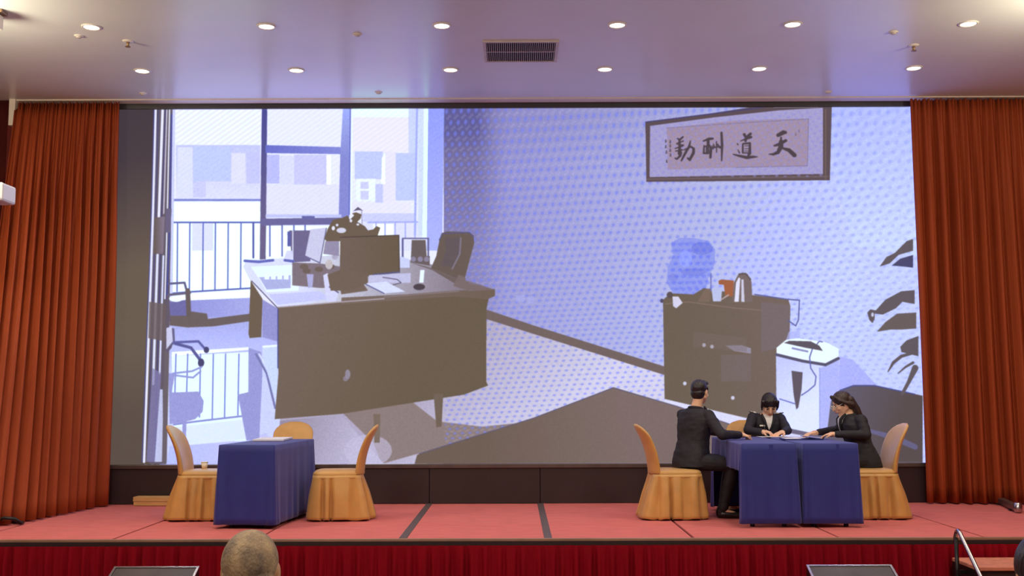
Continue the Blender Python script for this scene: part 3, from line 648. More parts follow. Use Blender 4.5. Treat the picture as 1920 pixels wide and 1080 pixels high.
chair((-1.715, 10.80, ST), PI + math.radians(6), 'empty gold covered chair right of the single blue table, facing left', 3)
chair((-2.40, 11.66, ST), -PI / 2, 'gold covered chair behind the single blue table, only its back top showing', 4)
chair((1.54, 10.80, ST), math.radians(3), 'gold covered chair the man in the dark suit sits on', 5)
chair((3.46, 10.80, ST), PI + math.radians(1), 'gold covered chair of the long haired woman beside the right curtain', 6)
chair((2.52, 11.79, ST), -PI / 2, 'gold covered chair of the uniformed woman, mostly hidden behind her', 8)

# ---------------------------------------------------------------- tables and cloths
def table(loc_, rz, wd, ln, label, clabel, short_left=False, seed=1, hem=.035, short_right=False, flare=.03):
    t = thing('folding_table', label, 'table', loc_, rz, 'long folding tables under blue cloths')
    obj('tabletop', box(-wd / 2 + .012, wd / 2 - .012, -ln / 2 + .012, ln / 2 - .012, .715, .742, bevel=.004), 'tabletop', t)
    for sx in (-1, 1):
        for sy in (-1, 1):
            x, y = sx * (wd / 2 - .10), sy * (ln / 2 - .10)
            bm = tube([(x, y, .716), (x, y, .02)], .014); tube([(x, y, .024), (x, y, .0)], .022, bm=bm); obj('leg', bm, 'darkmetal', t)
    for sy in (-1, 1): obj('stretcher', tube([(-wd / 2 + .1, sy * (ln / 2 - .1), .3), (wd / 2 - .1, sy * (ln / 2 - .1), .3)], .010), 'darkmetal', t)
    pts, s, L = rrect(wd, ln, .012, 420)
    r = np.random.RandomState(seed)
    rows = []
    for k in (.02, .5, .9): rows.append([(x * k, y * k, .750) for x, y, _, _ in pts])
    rows.append([(x - nx * .006, y - ny * .006, .7495) for x, y, nx, ny in pts])
    cw = np.exp(-((np.abs(pts[:, 0]) - wd / 2) ** 2 + (np.abs(pts[:, 1]) - ln / 2) ** 2) / .007)
    wv = np.interp(s, np.linspace(0, L, 60), r.uniform(-1, 1, 60)); wv2 = np.sin(s * 2 * np.pi / .21 + 2 * np.interp(s, np.linspace(0, L, 18), r.uniform(-1, 1, 18)))
    fold = np.sin((np.abs(pts[:, 0]) - np.abs(pts[:, 1])) * 60) * cw
    for i in range(13):
        v = i / 12; row = []
        for (x, y, nx, ny), c_, a, b, fo in zip(pts, cw, wv, wv2, fold):
            h = hem
            if short_left and x < -wd / 2 + .02 and -ln / 2 + .035 < y < ln / 2 - .10: h = .50
            if short_right and x > wd / 2 - .02 and -ln / 2 + .06 < y < ln / 2 - .10: h = .50
            z = .742 - (.742 - h) * v
            dd = .003 + v * (.010 + flare * c_ + .006 * a + .005 * b + .008 * fo)
            row.append((x + nx * dd, y + ny * dd, z))
        rows.append(row)
    bm = bmesh.new(); rings(bm, rows, True, True); bmesh.ops.recalc_face_normals(bm, faces=bm.faces)
    o = obj('tablecloth', bm, 'navy', smooth=True); o.modifiers.new('thickness', 'SOLIDIFY').thickness = .003
    o.data.set_sharp_from_angle(angle=math.radians(50)) if hasattr(o.data, 'set_sharp_from_angle') else None
    o.location = loc_; o.rotation_euler = (0, 0, rz)
    tag(o, clabel, 'tablecloth', 'navy blue tablecloths')
    return t
table((-2.375, 10.64, ST), -math.radians(6), .52, 1.26, 'single folding table at the left, hidden under a blue cloth', 'navy blue cloth over the single table between the empty chairs', seed=2)
table((2.295, 10.735, ST), 0, .49, 1.50, 'folding table nearest the suited man, under a blue cloth', 'navy blue cloth over the table at which the suited man sits', short_left=True, seed=4, flare=.014)
table((2.855, 10.735, ST), 0, .49, 1.50, 'folding table nearest the long haired woman, under a blue cloth', 'navy blue cloth over the table nearest the long haired woman', seed=5, short_right=True, flare=.014)

# ---------------------------------------------------------------- papers and small things
TT = ST + .7535
def sheets(name, label, cat, cx, cy, wx_, wy_, h, rz, m='paper', group=None):
    o = obj(name, box(-wx_ / 2, wx_ / 2, -wy_ / 2, wy_ / 2, 0, h, bevel=min(.001, h * .3)), m); o.location = (cx, cy, TT); o.rotation_euler = (0, 0, rz)
    return tag(o, label, cat, group)
sheets('document_folder', 'flat white folder lying on the single blue table', 'folder', -2.41, 10.98, .30, .56, .016, .04)
sheets('paper_sheet', 'white sheet the uniformed woman is writing on', 'paper', 2.66, 11.37, .30, .21, .002, .05)
sheets('paper_sheet', 'white papers under the long haired woman\'s hands', 'paper', 2.93, 11.12, .24, .30, .004, .3)
fo = thing('open_folder', 'open dark blue folder lying in front of the long haired woman', 'folder', (2.80, 10.80, TT), math.radians(-4))
obj('cover', box(-.19, .19, -.15, .15, 0, .006, bevel=.002), 'folder', fo); obj('page', box(-.17, -.02, -.13, .13, .006, .009), 'paper', fo); obj('flap', prism([(.19, .0), (.19, .006), (.02, .028), (.02, .022)], 'Y', -.15, .15), 'folder', fo)
pen = thing('ballpoint_pen', 'thin pen in the uniformed woman\'s right hand', 'pen', (2.60, 11.375, TT + .004))
obj('barrel', tube([(0, 0, .008), (-.03, .035, .12)], .004, 8), 'darkmetal', pen, True); obj('tip', tube([(.002, -.003, 0), (0, 0, .009)], [.001, .004], 8), 'silver', pen, True)
cu = thing('paper_cup', 'small white paper cup on the seat of the left empty chair', 'cup', (-3.075, 10.93, ST + .4755))
obj('body', lathe([(.0, 0), (.026, 0), (.034, .062), (.031, .060), (.024, .004), (0, .004)], 24), 'cup', cu, True); obj('rim', lathe([(.033, .060), (.0365, .062), (.0365, .066), (.033, .066)], 24), 'cup', cu, True)
t = thing('wooden_boards', 'two pale wooden boards stacked below the LED wall at left', 'board', (-3.80, 12.08, ST + .003), math.radians(-2))
obj('board', box(-.34, .34, -.075, .075, 0, .045, bevel=.003), 'wood', t); obj('board', box(-.345, .335, -.08, .075, .046, .095, bevel=.003), 'wood', t)
# floor bar at the right curtain
t = thing('floor_light_bar', 'metal light bar lying on the stage by the right curtain', 'light', (5.15, 11.62, ST + .003), math.atan2(-1, -.23) + PI)
obj('housing', box(-.46, .46, -.035, .035, .012, .07, bevel=.008), 'ledge', t); obj('lamp_head', lathe([(0, 0), (.036, 0), (.04, .02), (.04, .09), (.02, .1), (0, .1)], 18), 'steel', t, True).location = (-.5, 0, .003)
for s in (-.3, .3): obj('foot', box(s - .02, s + .02, -.05, .05, 0, .013), 'darkmetal', t)
# black cable hump at the left
o = obj('cable', tube([(-5.05, 10.30, ST + .02), (-4.9, 10.27, ST + .03), (-4.82, 10.25, ST + .045), (-4.72, 10.24, ST + .075), (-4.64, 10.27, ST + .065), (-4.595, 10.30, ST + .022), (-4.60, 10.36, ST + .018), (-4.72, 10.42, ST + .017)], .016, 10), 'darkmetal', smooth=True)
tag(o, 'thick black cable looped on the stage under the left curtain', 'cable')

# ---------------------------------------------------------------- floor monitors and steps
def monitor(cx, label):
    t = thing('floor_monitor', label, 'monitor', (cx, 8.60, 0), 0, 'wedge shaped floor monitors')
    yb, yf, zb, zf = .24, -.26, .452, .23
    obj('body', prism([(yf, 0), (yb, 0), (yb, zb - .014), (yf, zf - .014)], 'X', -.335, .335), 'darkmetal', t)
    n = Vector((0, -(zb - zf), yb - yf)).normalized(); u = Vector((0, yb - yf, zb - zf)).normalized()
    def slab(nm, x0, x1, a, b, h, m):
        L = (Vector((0, yb, zb)) - Vector((0, yf, zf))).length; bm = bmesh.new(); P0 = Vector((0, yf, zf - .014))
        rows = [[P0 + u * (L * s_) + Vector((x, 0, 0)) + n * hh for x, s_ in ((x0, a), (x1, a), (x1, b), (x0, b))] for hh in (0, h)]
        rings(bm, rows, True, True, True); return obj(nm, bm, m, t)
    slab('panel', -.318, .318, .02, .985, .007, 'grille')
    slab('frame_bar', -.338, .338, .975, 1.005, .014, 'steel'); slab('frame_bar', -.338, .338, -.005, .025, .014, 'steel')
    slab('frame_bar', -.338, -.320, .025, .975, .014, 'steel'); slab('frame_bar', .320, .338, .025, .975, .014, 'steel')
    obj('side_knob', tube([(-.335, .12, .36), (-.365, .12, .36)], .016, 12), 'steel', t, True)
monitor(-2.845, 'dark wedge floor monitor with silver frame before the left stage front')
monitor(2.64, 'dark wedge floor monitor with silver frame before the right stage front')
t = thing('stage_steps', 'short flight of steps with steel handrail at the right stage front', 'steps', (3.60, 9.20, 0))
for k, z in enumerate((.45, .30, .15)):
    y1 = -.30 * k; tr = obj('tread', box(0, 1.0, y1 - .50 if k == 0 else y1 - .50, y1 if k == 0 else y1 - .18, z - .03, z, bevel=.006), 'tread', t)
    obj('riser', box(.02, .98, y1 - .47, y1 - .45, z - .15, z - .03), 'edge_dark', t)
for x in (0, .98): obj('stringer', prism([(0, 0), (-1.1, 0), (-1.1, .12), (-.80, .12), (-.8, .27), (-.5, .27), (-.5, .42), (0, .42)], 'X', x, x + .02), 'darkmetal', t)
rl = obj('handrail', tube([(-.06, -.24, .60), (-.06, -.245, .655), (-.06, -.265, .69), (-.06, -.30, .705), (-.06, -.34, .69), (-.06, -.37, .665), (-.06, -.80, .33), (-.06, -1.05, .13), (-.06, -1.08, .05), (-.06, -1.08, .0)], .017, 12), 'steel', t, True)
obj('post', tube([(-.06, -.255, .0), (-.06, -.255, .64)], .016, 10), 'darkmetal', t, True); obj('bracket', box(-.07, .02, -.27, -.24, .36, .39), 'darkmetal', t)

# ---------------------------------------------------------------- people
def frame(f, tilt=0, roll=0):
    f = Vector(f).normalized(); up = Vector((0, 0, 1)); r = f.cross(up).normalized()
    R = Matrix.Rotation(-tilt, 3, r); f = R @ f; up = R @ up       # positive tilt looks down
    if roll: Q = Matrix.Rotation(roll, 3, f); up = Q @ up; r = Q @ r
    return f, r, up
def add_ell(bm, c, rad, axes=None, sub=3):
    r = bmesh.ops.create_icosphere(bm, subdivisions=sub, radius=1)
    for v_ in r['verts']:
        p = Vector((v_.co.x * rad[0], v_.co.y * rad[1], v_.co.z * rad[2]))
        if axes: p = axes[0] * p.x + axes[1] * p.y + axes[2] * p.z
        v_.co = p + Vector(c)
def add_cap(bm, a, b, ra, rb, seg=14):
    a, b = Vector(a), Vector(b); d = b - a; L = d.length
    if L < 1e-6: return add_ell(bm, a, (ra,) * 3, sub=2)
    t = d / L; n = t.orthogonal().normalized(); m_ = t.cross(n); prof = []
    for k in range(1, 5): an = PI / 2 * (1 - k / 4); prof.append((-math.sin(an) * ra, math.cos(an) * ra))
    for k in range(0, 4): an = PI / 2 * k / 4; prof.append((L + math.sin(an) * rb, math.cos(an) * rb))
    rows = [[a + t * x + (n * math.cos(2 * PI * i / seg) + m_ * math.sin(2 * PI * i / seg)) * r_ for i in range(seg)] for x, r_ in prof]
    vs_ = rings(bm, rows, True, True, True)
def chain(bm, pts, rad):
    for (p, q_), (ra, rb) in zip(zip(pts, pts[1:]), zip(rad, rad[1:])): add_cap(bm, p, q_, ra, rb)
def grow(name, bm, m, root, voxel=.006, sm=4, ratio=None, crease=0):
    me = bpy.data.meshes.new(name); bm.to_mesh(me); bm.free()
    o = bpy.data.objects.new(name, me); C.objects.link(o)
    md = o.modifiers.new('r', 'REMESH'); md.mode = 'VOXEL'; md.voxel_size = voxel; md.adaptivity = 0
    s_ = o.modifiers.new('s', 'SMOOTH'); s_.iterations = sm; s_.factor = .5
    if ratio: d_ = o.modifiers.new('d', 'DECIMATE'); d_.ratio = ratio
    dg = bpy.context.evaluated_depsgraph_get(); dg.update()
    me2 = bpy.data.meshes.new_from_object(o.evaluated_get(dg)); me2.name = name
    bpy.data.objects.remove(o); bpy.data.meshes.remove(me)
    if crease:
        from mathutils import noise
        co = [v_.co.copy() for v_ in me2.vertices]; nr = [v_.normal.copy() for v_ in me2.vertices]
        for v_, c_, n_ in zip(me2.vertices, co, nr):
            q_ = noise.noise(Vector((c_.x * 7, c_.y * 7, c_.z * 13))); q2 = noise.noise(Vector((c_.x * 24 + 5, c_.y * 24, c_.z * 34)))
            v_.co = c_ + n_ * crease * ((1 - abs(q_) * 3.2) * .7 + .35 * q2)
    me2.transform(Matrix.Translation(-root.location)); me2.materials.clear()
    return obj(name, me2, m, root, smooth=True)
def solid(name, bm, m, root, smooth=True):
    bmesh.ops.translate(bm, verts=bm.verts, vec=-root.location); return obj(name, bm, m, root, smooth)
def hand(bm, wrist, d, n, side, curl=.5, grip=0):
    """palm and five fingers; d along the hand, n out of the back of the hand, side towards the thumb"""
    d = Vector(d).normalized(); n = Vector(n); n = (n - d * n.dot(d)).normalized(); s = d.cross(n) * (1 if side > 0 else -1)
    w0 = Vector(wrist)
    add_cap(bm, w0, w0 + d * .04, .024, .026)
    add_ell(bm, w0 + d * .052, (.046, .038, .016), (d, s, n))
    for k, ln in enumerate((.072, .080, .075, .058)):
        off = .029 - .0195 * k; b0 = w0 + d * (.088 - .004 * abs(k - 1)) + s * off
        sp_ = s * (.10 - .085 * k * 1.0)
        a1 = curl * .45 + grip; d1 = (d + sp_ * .6).normalized() * math.cos(a1) - n * math.sin(a1); p1 = b0 + d1 * ln * .5
        a2 = curl * 1.15 + grip * 2.2; d2 = (d + sp_ * .6).normalized() * math.cos(a2) - n * math.sin(a2); p2 = p1 + d2 * ln * .5
        chain(bm, [b0 - d * .02, b0, p1, p2], [.0095, .0092, .0085, .0072])
    t0 = w0 + d * .025 + s * .024; t1 = t0 + (d * .6 + s * .75 - n * .25).normalized() * .04; t2 = t1 + (d * .95 + s * .15 - n * (.3 + grip)).normalized() * .032
    chain(bm, [t0, t1, t2], [.013, .0105, .0085])
def head(bm, c, fr, s=1.0):
    f, r, u = fr; c = Vector(c); ax = (f, r, u)
    add_ell(bm, c - f * .008 + u * .018, (.095 * s, .075 * s, .092 * s), ax)
    add_ell(bm, c + f * .030 - u * .035, (.062 * s, .060 * s, .082 * s), ax)
    add_cap(bm, c + f * .058 - u * .098, c + f * .064 - u * .103, .022, .020)
    for q_ in (-1, 1):
        add_cap(bm, c - f * .005 + r * .05 * q_ - u * .055, c + f * .052 + r * .016 * q_ - u * .100, .024, .019)
        add_ell(bm, c - f * .006 + r * .076 * q_ - u * .012, (.019, .009, .032), ax)
        add_ell(bm, c + f * .058 + r * .038 * q_ - u * .035, (.024, .022, .02), ax)
    add_cap(bm, c + f * .092 + u * .004, c + f * .108 - u * .034, .008, .0125); add_ell(bm, c + f * .098 - u * .040, (.012, .016, .008), ax)
    add_ell(bm, c + f * .086 - u * .066, (.012, .022, .010), ax)
def face_parts(c, fr, root):
    f, r, u = fr; c = Vector(c); ax = (f, r, u)
    for q_ in (-1, 1):
        bm = bmesh.new(); add_ell(bm, c + f * .0865 + r * .032 * q_ - u * .004, (.009, .013, .0055), ax, 2); solid('eye', bm, 'eye', root)
        bm = bmesh.new(); add_cap(bm, c + f * .092 + r * .017 * q_ + u * .014, c + f * .080 + r * .048 * q_ + u * .017, .0035, .0028); solid('eyebrow', bm, 'hair', root)
    bm = bmesh.new(); add_cap(bm, c + f * .0945 + r * .018 - u * .067, c + f * .0945 - r * .018 - u * .067, .0055, .0055); solid('mouth', bm, 'lips', root)
def seated(label, base, P, fr, hair_bm, hair_mat, female=False, skin='skin', up_col='suit', voxel=.006, parts=True, extra=None):
    """P: joints in world metres. One continuous body; clothes, hair and features are its parts."""
    root = thing('person', label, 'person', base)
    V_ = {k: Vector(v_) for k, v_ in P.items() if hasattr(v_, '__len__') and len(v_) == 3}
    fdir = V_['face']; side = fdir.cross(Vector((0, 0, 1))).normalized()
    ax = (fdir, side, Vector((0, 0, 1)))
    ch = (V_['neck'] + V_['hip']) / 2
    up = (V_['neck'] - V_['hip']).normalized(); tax = (fdir, side, up)
    sw = .92 if female else 1.0
    # body
    bm = bmesh.new(); head(bm, V_['head'], fr, .97 if female else 1.0)
    add_cap(bm, V_['head'] - fr[2] * .06 - fr[0] * .022, V_['neck'] - up * .02, .047 * sw, .056 * sw)
    add_ell(bm, V_['hip'].lerp(V_['neck'], .72), (.095, .15 * sw, .15), tax); add_ell(bm, V_['hip'].lerp(V_['neck'], .38), (.085, .125 * sw, .14), tax); add_ell(bm, V_['hip'], (.11, .15, .10), tax)
    for q_ in 'rl':
        add_cap(bm, V_['neck'] - up * .05, V_['sh' + q_], .05, .045)
        chain(bm, [V_['sh' + q_], V_['el' + q_], V_['wr' + q_]], [.043 * sw, .036 * sw, .024 * sw])
        chain(bm, [V_['hp' + q_], V_['kn' + q_], V_['an' + q_]], [.075, .05, .035]); add_cap(bm, V_['an' + q_] - Vector((0, 0, .03)), V_['to' + q_], .03, .02)
        hd = V_['hd' + q_]
        hand(bm, V_['wr' + q_], hd - V_['wr' + q_], P.get('hn' + q_, (0, 0, 1)), P['ths'][0 if q_ == 'r' else 1], P.get('curl', .5), P['grip'][0 if q_ == 'r' else 1])
    grow('body', bm, skin, root, voxel, 3)
    # jacket
    bm = bmesh.new()
    lv = [(-.17, .150, .185, -.03), (-.06, .150, .188, -.02), (.10, .140, .180, -.01), (.35, .122, .162, 0), (.58, .126, .176, 0), (.78, .122, .182, 0), (.92, .095, .150, -.01), (1.0, .070, .085, -.01)]
    rows = []
    for t_, a_, b_, o_ in lv:
        c_ = V_['hip'].lerp(V_['neck'], t_) + fdir * o_
        if t_ < 0: c_ = V_['hip'] + Vector((0, 0, t_ * .5)) + fdir * o_
        rows.append([c_ + fdir * (math.copysign(abs(math.cos(q)) ** .85, math.cos(q)) * a_) + side * (math.copysign(abs(math.sin(q)) ** .85, math.sin(q)) * b_ * sw) for q in [2 * PI * k / 28 for k in range(28)]])
    rings(bm, rows, True, True, True)
    for q_ in 'rl':
        add_cap(bm, V_['neck'] - up * .055, V_['sh' + q_], .062 * sw, .062 * sw)
        wr_ = V_['el' + q_].lerp(V_['wr' + q_], .93)
        chain(bm, [V_['sh' + q_], V_['sh' + q_].lerp(V_['el' + q_], .5), V_['el' + q_], wr_], [.064 * sw, .058 * sw, .050 * sw, .036 * sw])
    grow('jacket', bm, up_col, root, voxel, 3, crease=.0042)
    if parts:
        # collar, lapels, shirt
        bm = bmesh.new(); n0 = V_['neck']
        pts_ = [n0 + (fdir * math.cos(a) * .060 + side * math.sin(a) * .064) + up * (-.014 + .024 * (1 - math.cos(a)) / 2) for a in np.linspace(.5, 2 * PI - .5, 18)]
        tube(pts_, .017, 8, bm); solid('collar', bm, up_col, root)
        at_ = lambda t_: V_['hip'].lerp(n0, t_)
        prof = [(1.03, .062, .052), (.97, .094, .050), (.90, .124, .042), (.80, .139, .030), (.70, .142, .015), (.63, .141, .002)]
        bm = bmesh.new(); rows = []
        for t_, a_, b_ in prof: rows.append([at_(t_) + fdir * (a_ - .03) - side * b_, at_(t_) + fdir * (a_ - .03) + side * b_, at_(t_) + fdir * a_ + side * b_, at_(t_) + fdir * (a_ + .006), at_(t_) + fdir * a_ - side * b_])
        rings(bm, rows, True, True, True); bmesh.ops.recalc_face_normals(bm, faces=bm.faces); solid('shirt_front', bm, 'white', root, False)
        for q_ in (-1, 1):
            bm = bmesh.new(); tube([at_(t_) + fdir * (a_ - .004) + side * (b_ + .010) * q_ for t_, a_, b_ in prof], [.010, .014, .017, .015, .012, .006], 8, bm); solid('lapel', bm, up_col, root)
    # trousers and shoes
    bm = bmesh.new(); add_ell(bm, V_['hip'] - Vector((0, 0, .015)), (.125, .165, .095), ax)
    for q_ in 'rl':
        k_ = V_['kn' + q_]; a_ = V_['an' + q_]
        chain(bm, [V_['hp' + q_], V_['hp' + q_].lerp(k_, .5), k_, k_.lerp(a_, .35), a_ + Vector((0, 0, .0))], [.090, .080, .064, .062, .050])
    grow('trousers', bm, 'trouser', root, voxel * 1.1, 3, crease=.004)
    for q_ in 'rl':
        a_ = V_['an' + q_]; t_ = V_['to' + q_]; bm = bmesh.new(); dr = Vector((t_.x - a_.x, t_.y - a_.y, 0)).normalized()
        z0 = base[2]; h = Vector((a_.x, a_.y, z0 + .036)) - dr * .035
        add_cap(bm, h, h + dr * .06, .035, .036); add_cap(bm, h + dr * .05, Vector((t_.x, t_.y, z0 + .030)), .040, .028); add_cap(bm, h + Vector((0, 0, .02)), a_ + Vector((0, 0, .02)), .036, .034)
        for v_ in bm.verts: v_.co.z = max(v_.co.z, z0 + .002)
        grow('shoe', bm, 'shoe', root, .005, 2)
    hb = bmesh.new(); hair_bm(hb, V_['head'], fr); grow('hair', hb, hair_mat, root, .0032, 2)
    if parts: face_parts(V_['head'], fr, root)
    if extra: extra(root, V_, fr, tax)
    return root
def Z(x, y, z): return (x, y, ST + z)
# --- the man in the suit, back half turned to the hall, looking at the woman opposite
def hair_man(bm, c, fr):
    f, r, u = fr; ax = (f, r, u); c = Vector(c)
    add_ell(bm, c - f * .022 + u * .030, (.092, .081, .088), ax); add_ell(bm, c - f * .045 - u * .02, (.062, .074, .07), ax)
    add_ell(bm, c + f * .038 + u * .082, (.052, .060, .032), ax); add_cap(bm, c + f * .074 + u * .078 - r * .03, c + f * .080 + u * .084 + r * .03, .016, .018)
    for q_ in (-1, 1): add_cap(bm, c + f * .012 + r * .070 * q_ + u * .03, c + f * .008 + r * .071 * q_ - u * .004, .016, .009)
a = math.radians(45)
fm = frame((math.cos(math.radians(52)), math.sin(math.radians(52)), 0), math.radians(4))
seated('seated man in a dark suit with short black hair, seen from behind', Z(1.69, 10.84, 0), dict(
    head=Z(1.835, 10.90, 1.222), neck=Z(1.785, 10.875, 1.055), hip=Z(1.735, 10.84, .575), face=(math.cos(a), math.sin(a), 0),
    shr=Z(1.885, 10.765, .985), shl=Z(1.675, 10.985, .985), elr=Z(1.985, 10.60, .805), ell=Z(1.90, 11.18, .83), wrr=Z(2.19, 10.74, .798), wrl=Z(2.14, 11.16, .80),
    hdr=Z(2.28, 10.79, .785), hdl=Z(2.24, 11.12, .785), hpr=Z(1.74, 10.745, .545), hpl=Z(1.73, 10.93, .545), knr=Z(2.12, 10.72, .515), knl=Z(2.13, 10.96, .515),
    anr=Z(2.01, 10.74, .10), anl=Z(2.06, 10.98, .10), tor=Z(2.16, 10.70, .03), tol=Z(2.24, 10.97, .03), ths=(1, -1), grip=(.35, .1), curl=.5),
    fm, hair_man, 'hair')
# --- the woman at the right, in profile, leaning over the papers
def hair_long(bm, c, fr):
    f, r, u = fr; ax = (f, r, u); c = Vector(c)
    add_ell(bm, c - f * .016 + u * .026, (.098, .083, .092), ax); add_ell(bm, c - f * .055 - u * .03, (.055, .072, .08), ax)
    dn = Vector((0, 0, -1))
    b0 = c - f * .075 + u * .0
    for q_ in (-.04, 0, .04): chain(bm, [b0 + r * q_, b0 + Vector((.06, 0, -.09)) + r * q_ * 1.1, b0 + Vector((.105, 0, -.18)) + r * q_, b0 + Vector((.125, 0, -.25)) + r * q_ * .8], [.044, .036, .028, .012])
    for q_ in (-1, 1): chain(bm, [c + f * .055 + r * .04 * q_ + u * .085, c + f * .035 + r * .078 * q_ + u * .035, c - f * .02 + r * .084 * q_ - u * .015, c - f * .06 + r * .07 * q_ - u * .05], [.018, .016, .022, .03])
def glasses(root, V_, fr, tax):
    f, r, u = fr; c = V_['head']
    bm = bmesh.new()
    for q_ in (-1, 1):
        cc = c + f * .103 + r * .033 * q_ - u * .006
        tube([cc + r * math.cos(t_) * .024 + u * math.sin(t_) * .018 for t_ in np.linspace(0, 2 * PI, 17)], .0022, 6, bm)
        tube([cc + r * .024 * q_, c + f * .05 + r * .072 * q_ + u * .0, c - f * .01 + r * .080 * q_ + u * .002], .002, 6, bm)
    tube([c + f * .103 + r * .01 - u * .002, c + f * .108, c + f * .103 - r * .01 - u * .002], .002, 6, bm)
    solid('glasses', bm, 'silver', root)
fw = frame((-1, -.12, 0), math.radians(24))
aw = PI
seated('seated woman in a dark suit with long tied hair and glasses, in profile', Z(3.43, 10.87, 0), dict(
    head=Z(3.235, 10.90, 1.105), neck=Z(3.315, 10.90, .985), hip=Z(3.42, 10.87, .56), face=(-1, 0, 0),
    shl=Z(3.375, 10.745, .935), shr=Z(3.33, 11.05, .93), ell=Z(3.395, 10.66, .80), elr=Z(3.27, 11.17, .83), wrl=Z(3.115, 10.74, .802), wrr=Z(3.04, 11.09, .805),
    hdl=Z(3.0, 10.79, .79), hdr=Z(2.92, 11.07, .795), hpl=Z(3.38, 10.78, .545), hpr=Z(3.38, 10.96, .545), knl=Z(3.00, 10.77, .51), knr=Z(3.00, 10.96, .51),
    anl=Z(3.06, 10.77, .10), anr=Z(3.06, 10.96, .10), tol=Z(2.91, 10.77, .03), tor=Z(2.91, 10.96, .03), ths=(1, -1), grip=(.1, .2), curl=.45),
    fw, hair_long, 'brownhair', True, extra=glasses)
# --- the uniformed woman facing the hall, head bent over her writing
def hair_fringe(bm, c, fr):
    f, r, u = fr; ax = (f, r, u); c = Vector(c)
    add_ell(bm, c - f * .014 + u * .028, (.098, .085, .092), ax); add_ell(bm, c - f * .05 - u * .02, (.056, .076, .085), ax)
    add_ell(bm, c + f * .020 + u * .050, (.060, .072, .056), ax)
    for k in (-3, -2.2, -1.2, -.3, .8, 1.7, 2.5, 3.1): add_cap(bm, c + f * .053 + r * .017 * k + u * .082, c + f * (.088 - .0035 * k * k) + r * .0225 * k + u * (.012 + .018 * (k % 1) + .004 * abs(k)), .007, .0025)
    for q_ in (-1, 1): chain(bm, [c + f * .03 + r * .075 * q_ + u * .05, c + f * .035 + r * .082 * q_ - u * .01, c + f * .03 + r * .078 * q_ - u * .06], [.022, .014, .006])
def uniform(root, V_, fr, tax):
    for q_, s_ in (('r', -1), ('l', 1)):
        sh = V_['sh' + q_]; n0 = V_['neck']; d_ = (sh - n0); d_.z = 0; d_.normalize()
        up = Vector((d_.x * -.0, 0, 1)); a_ = n0 + d_ * .075 + Vector((0, 0, -.003)); b_ = sh + d_ * .035 + Vector((0, 0, .060))
        dirv = (b_ - a_).normalized(); sd = dirv.cross(Vector((0, 0, 1))).normalized(); nu_ = sd.cross(dirv)
        def board(nm, p0, p1, w_, h_, m_):
            bm = bmesh.new(); rows = [[p_ + sd * x_ + nu_ * z_ for x_, z_ in ((-w_, 0), (w_, 0), (w_, h_), (-w_, h_))] for p_ in (p0, p1)]
            rings(bm, rows, True, True, True); bmesh.ops.recalc_face_normals(bm, faces=bm.faces); return solid(nm, bm, m_, root, False)
        ep = board('epaulette', a_, b_, .024, .010, 'suit')
        L = (b_ - a_).length
        board('epaulette_bar', b_ - dirv * .026 + nu_ * .010, b_ - dirv * .004 + nu_ * .010, .023, .004, 'silver').parent = ep
        bm = bmesh.new(); add_ell(bm, b_ - dirv * .056 + nu_ * .014, (.020, .020, .010), (dirv, sd, nu_), 2); solid('epaulette_star', bm, 'silver', root).parent = ep
    ch = V_['hip'].lerp(V_['neck'], .66); f = tax[0]
    bm = box(-.035, .035, -.006, .006, -.008, .008, bevel=.002)
    bmesh.ops.translate(bm, verts=bm.verts, vec=ch + f * .128 + Vector((-.062, 0, .03))); solid('name_bar', bm, 'silver', root, False)
    bm = bmesh.new(); add_ell(bm, V_['neck'] + f * .062 - Vector((0, 0, .005)), (.012, .018, .022), None, 2); solid('neck_knot', bm, 'white', root)
fo_ = frame((-.06, -1, 0), math.radians(37))
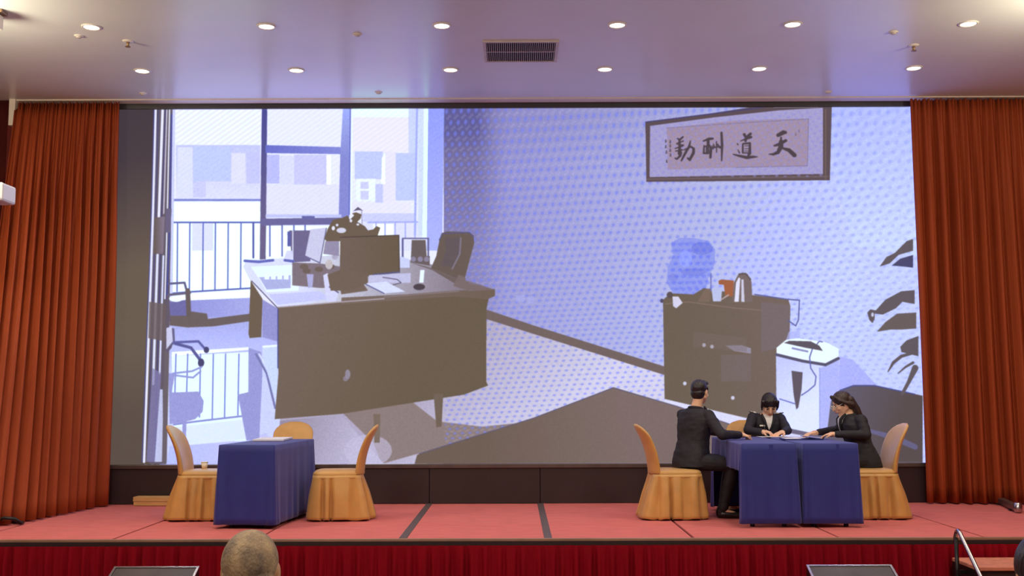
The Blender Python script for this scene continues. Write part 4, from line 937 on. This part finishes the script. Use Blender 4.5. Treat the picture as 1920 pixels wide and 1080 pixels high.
seated('seated woman in a dark uniform with white shoulder marks, writing', Z(2.68, 11.82, 0), dict(
    head=Z(2.705, 11.70, 1.085), neck=Z(2.69, 11.785, .965), hip=Z(2.68, 11.82, .56), face=(0, -1, 0),
    shr=Z(2.545, 11.79, .938), shl=Z(2.835, 11.79, .926), elr=Z(2.44, 11.56, .815), ell=Z(2.865, 11.60, .81), wrr=Z(2.555, 11.43, .80), wrl=Z(2.78, 11.43, .797),
    hdr=Z(2.625, 11.38, .80), hdl=Z(2.70, 11.37, .785), hpr=Z(2.59, 11.78, .545), hpl=Z(2.77, 11.78, .545), knr=Z(2.60, 11.42, .50), knl=Z(2.78, 11.42, .50),
    anr=Z(2.60, 11.48, .10), anl=Z(2.78, 11.48, .10), tor=Z(2.60, 11.33, .03), tol=Z(2.78, 11.33, .03), ths=(1, -1), grip=(.5, .1), curl=.5),
    fo_, hair_fringe, 'hair', True, extra=uniform)
# --- two listeners in the hall, seen from behind
def hair_thin(bm, c, fr):
    f, r, u = fr; ax = (f, r, u); c = Vector(c)
    add_ell(bm, c - f * .016 + u * .022, (.093, .0785, .090), ax, 4); add_ell(bm, c - f * .042 - u * .025, (.064, .073, .075), ax)
def hair_short(bm, c, fr):
    f, r, u = fr; ax = (f, r, u); c = Vector(c)
    add_ell(bm, c - f * .018 + u * .026, (.100, .086, .098), ax, 4); add_ell(bm, c - f * .05 - u * .03, (.062, .079, .08), ax)
def listener(label, x, y, top, hb, hm, sk, shirt):
    hc = top - .112; n = hc - .155; h = n - .50
    D = lambda dx, dy, z: (x + dx, y + dy, z)
    seated(label, (x, y, 0), dict(head=D(0, .02, hc), neck=D(0, -.01, n), hip=D(0, -.05, h), face=(0, 1, 0),
        shr=D(.17, -.01, n - .07), shl=D(-.17, -.01, n - .07), elr=D(.21, .05, n - .33), ell=D(-.21, .05, n - .33), wrr=D(.13, .25, n - .42), wrl=D(-.13, .25, n - .42), hdr=D(.10, .33, n - .43), hdl=D(-.10, .33, n - .43),
        hpr=D(.09, 0, h - .02), hpl=D(-.09, 0, h - .02), knr=D(.11, .42, h - .03), knl=D(-.11, .42, h - .03), anr=D(.11, .40, .10), anl=D(-.11, .40, .10), tor=D(.12, .55, .03), tol=D(-.12, .55, .03), ths=(-1, 1), grip=(.1, .1), curl=.5),
        frame((0, 1, 0), 0), hb, hm, skin=sk, up_col=shirt, voxel=.008, parts=False)
listener('listener with thinning grey hair below the single blue table', -.745, 3.12, 1.437, hair_thin, 'greyhair', 'skin2', 'shirt')
listener('dark haired listener cut off at the lower right corner', 1.49, 3.12, 1.415, hair_short, 'hair', 'skin2', 'shirt')
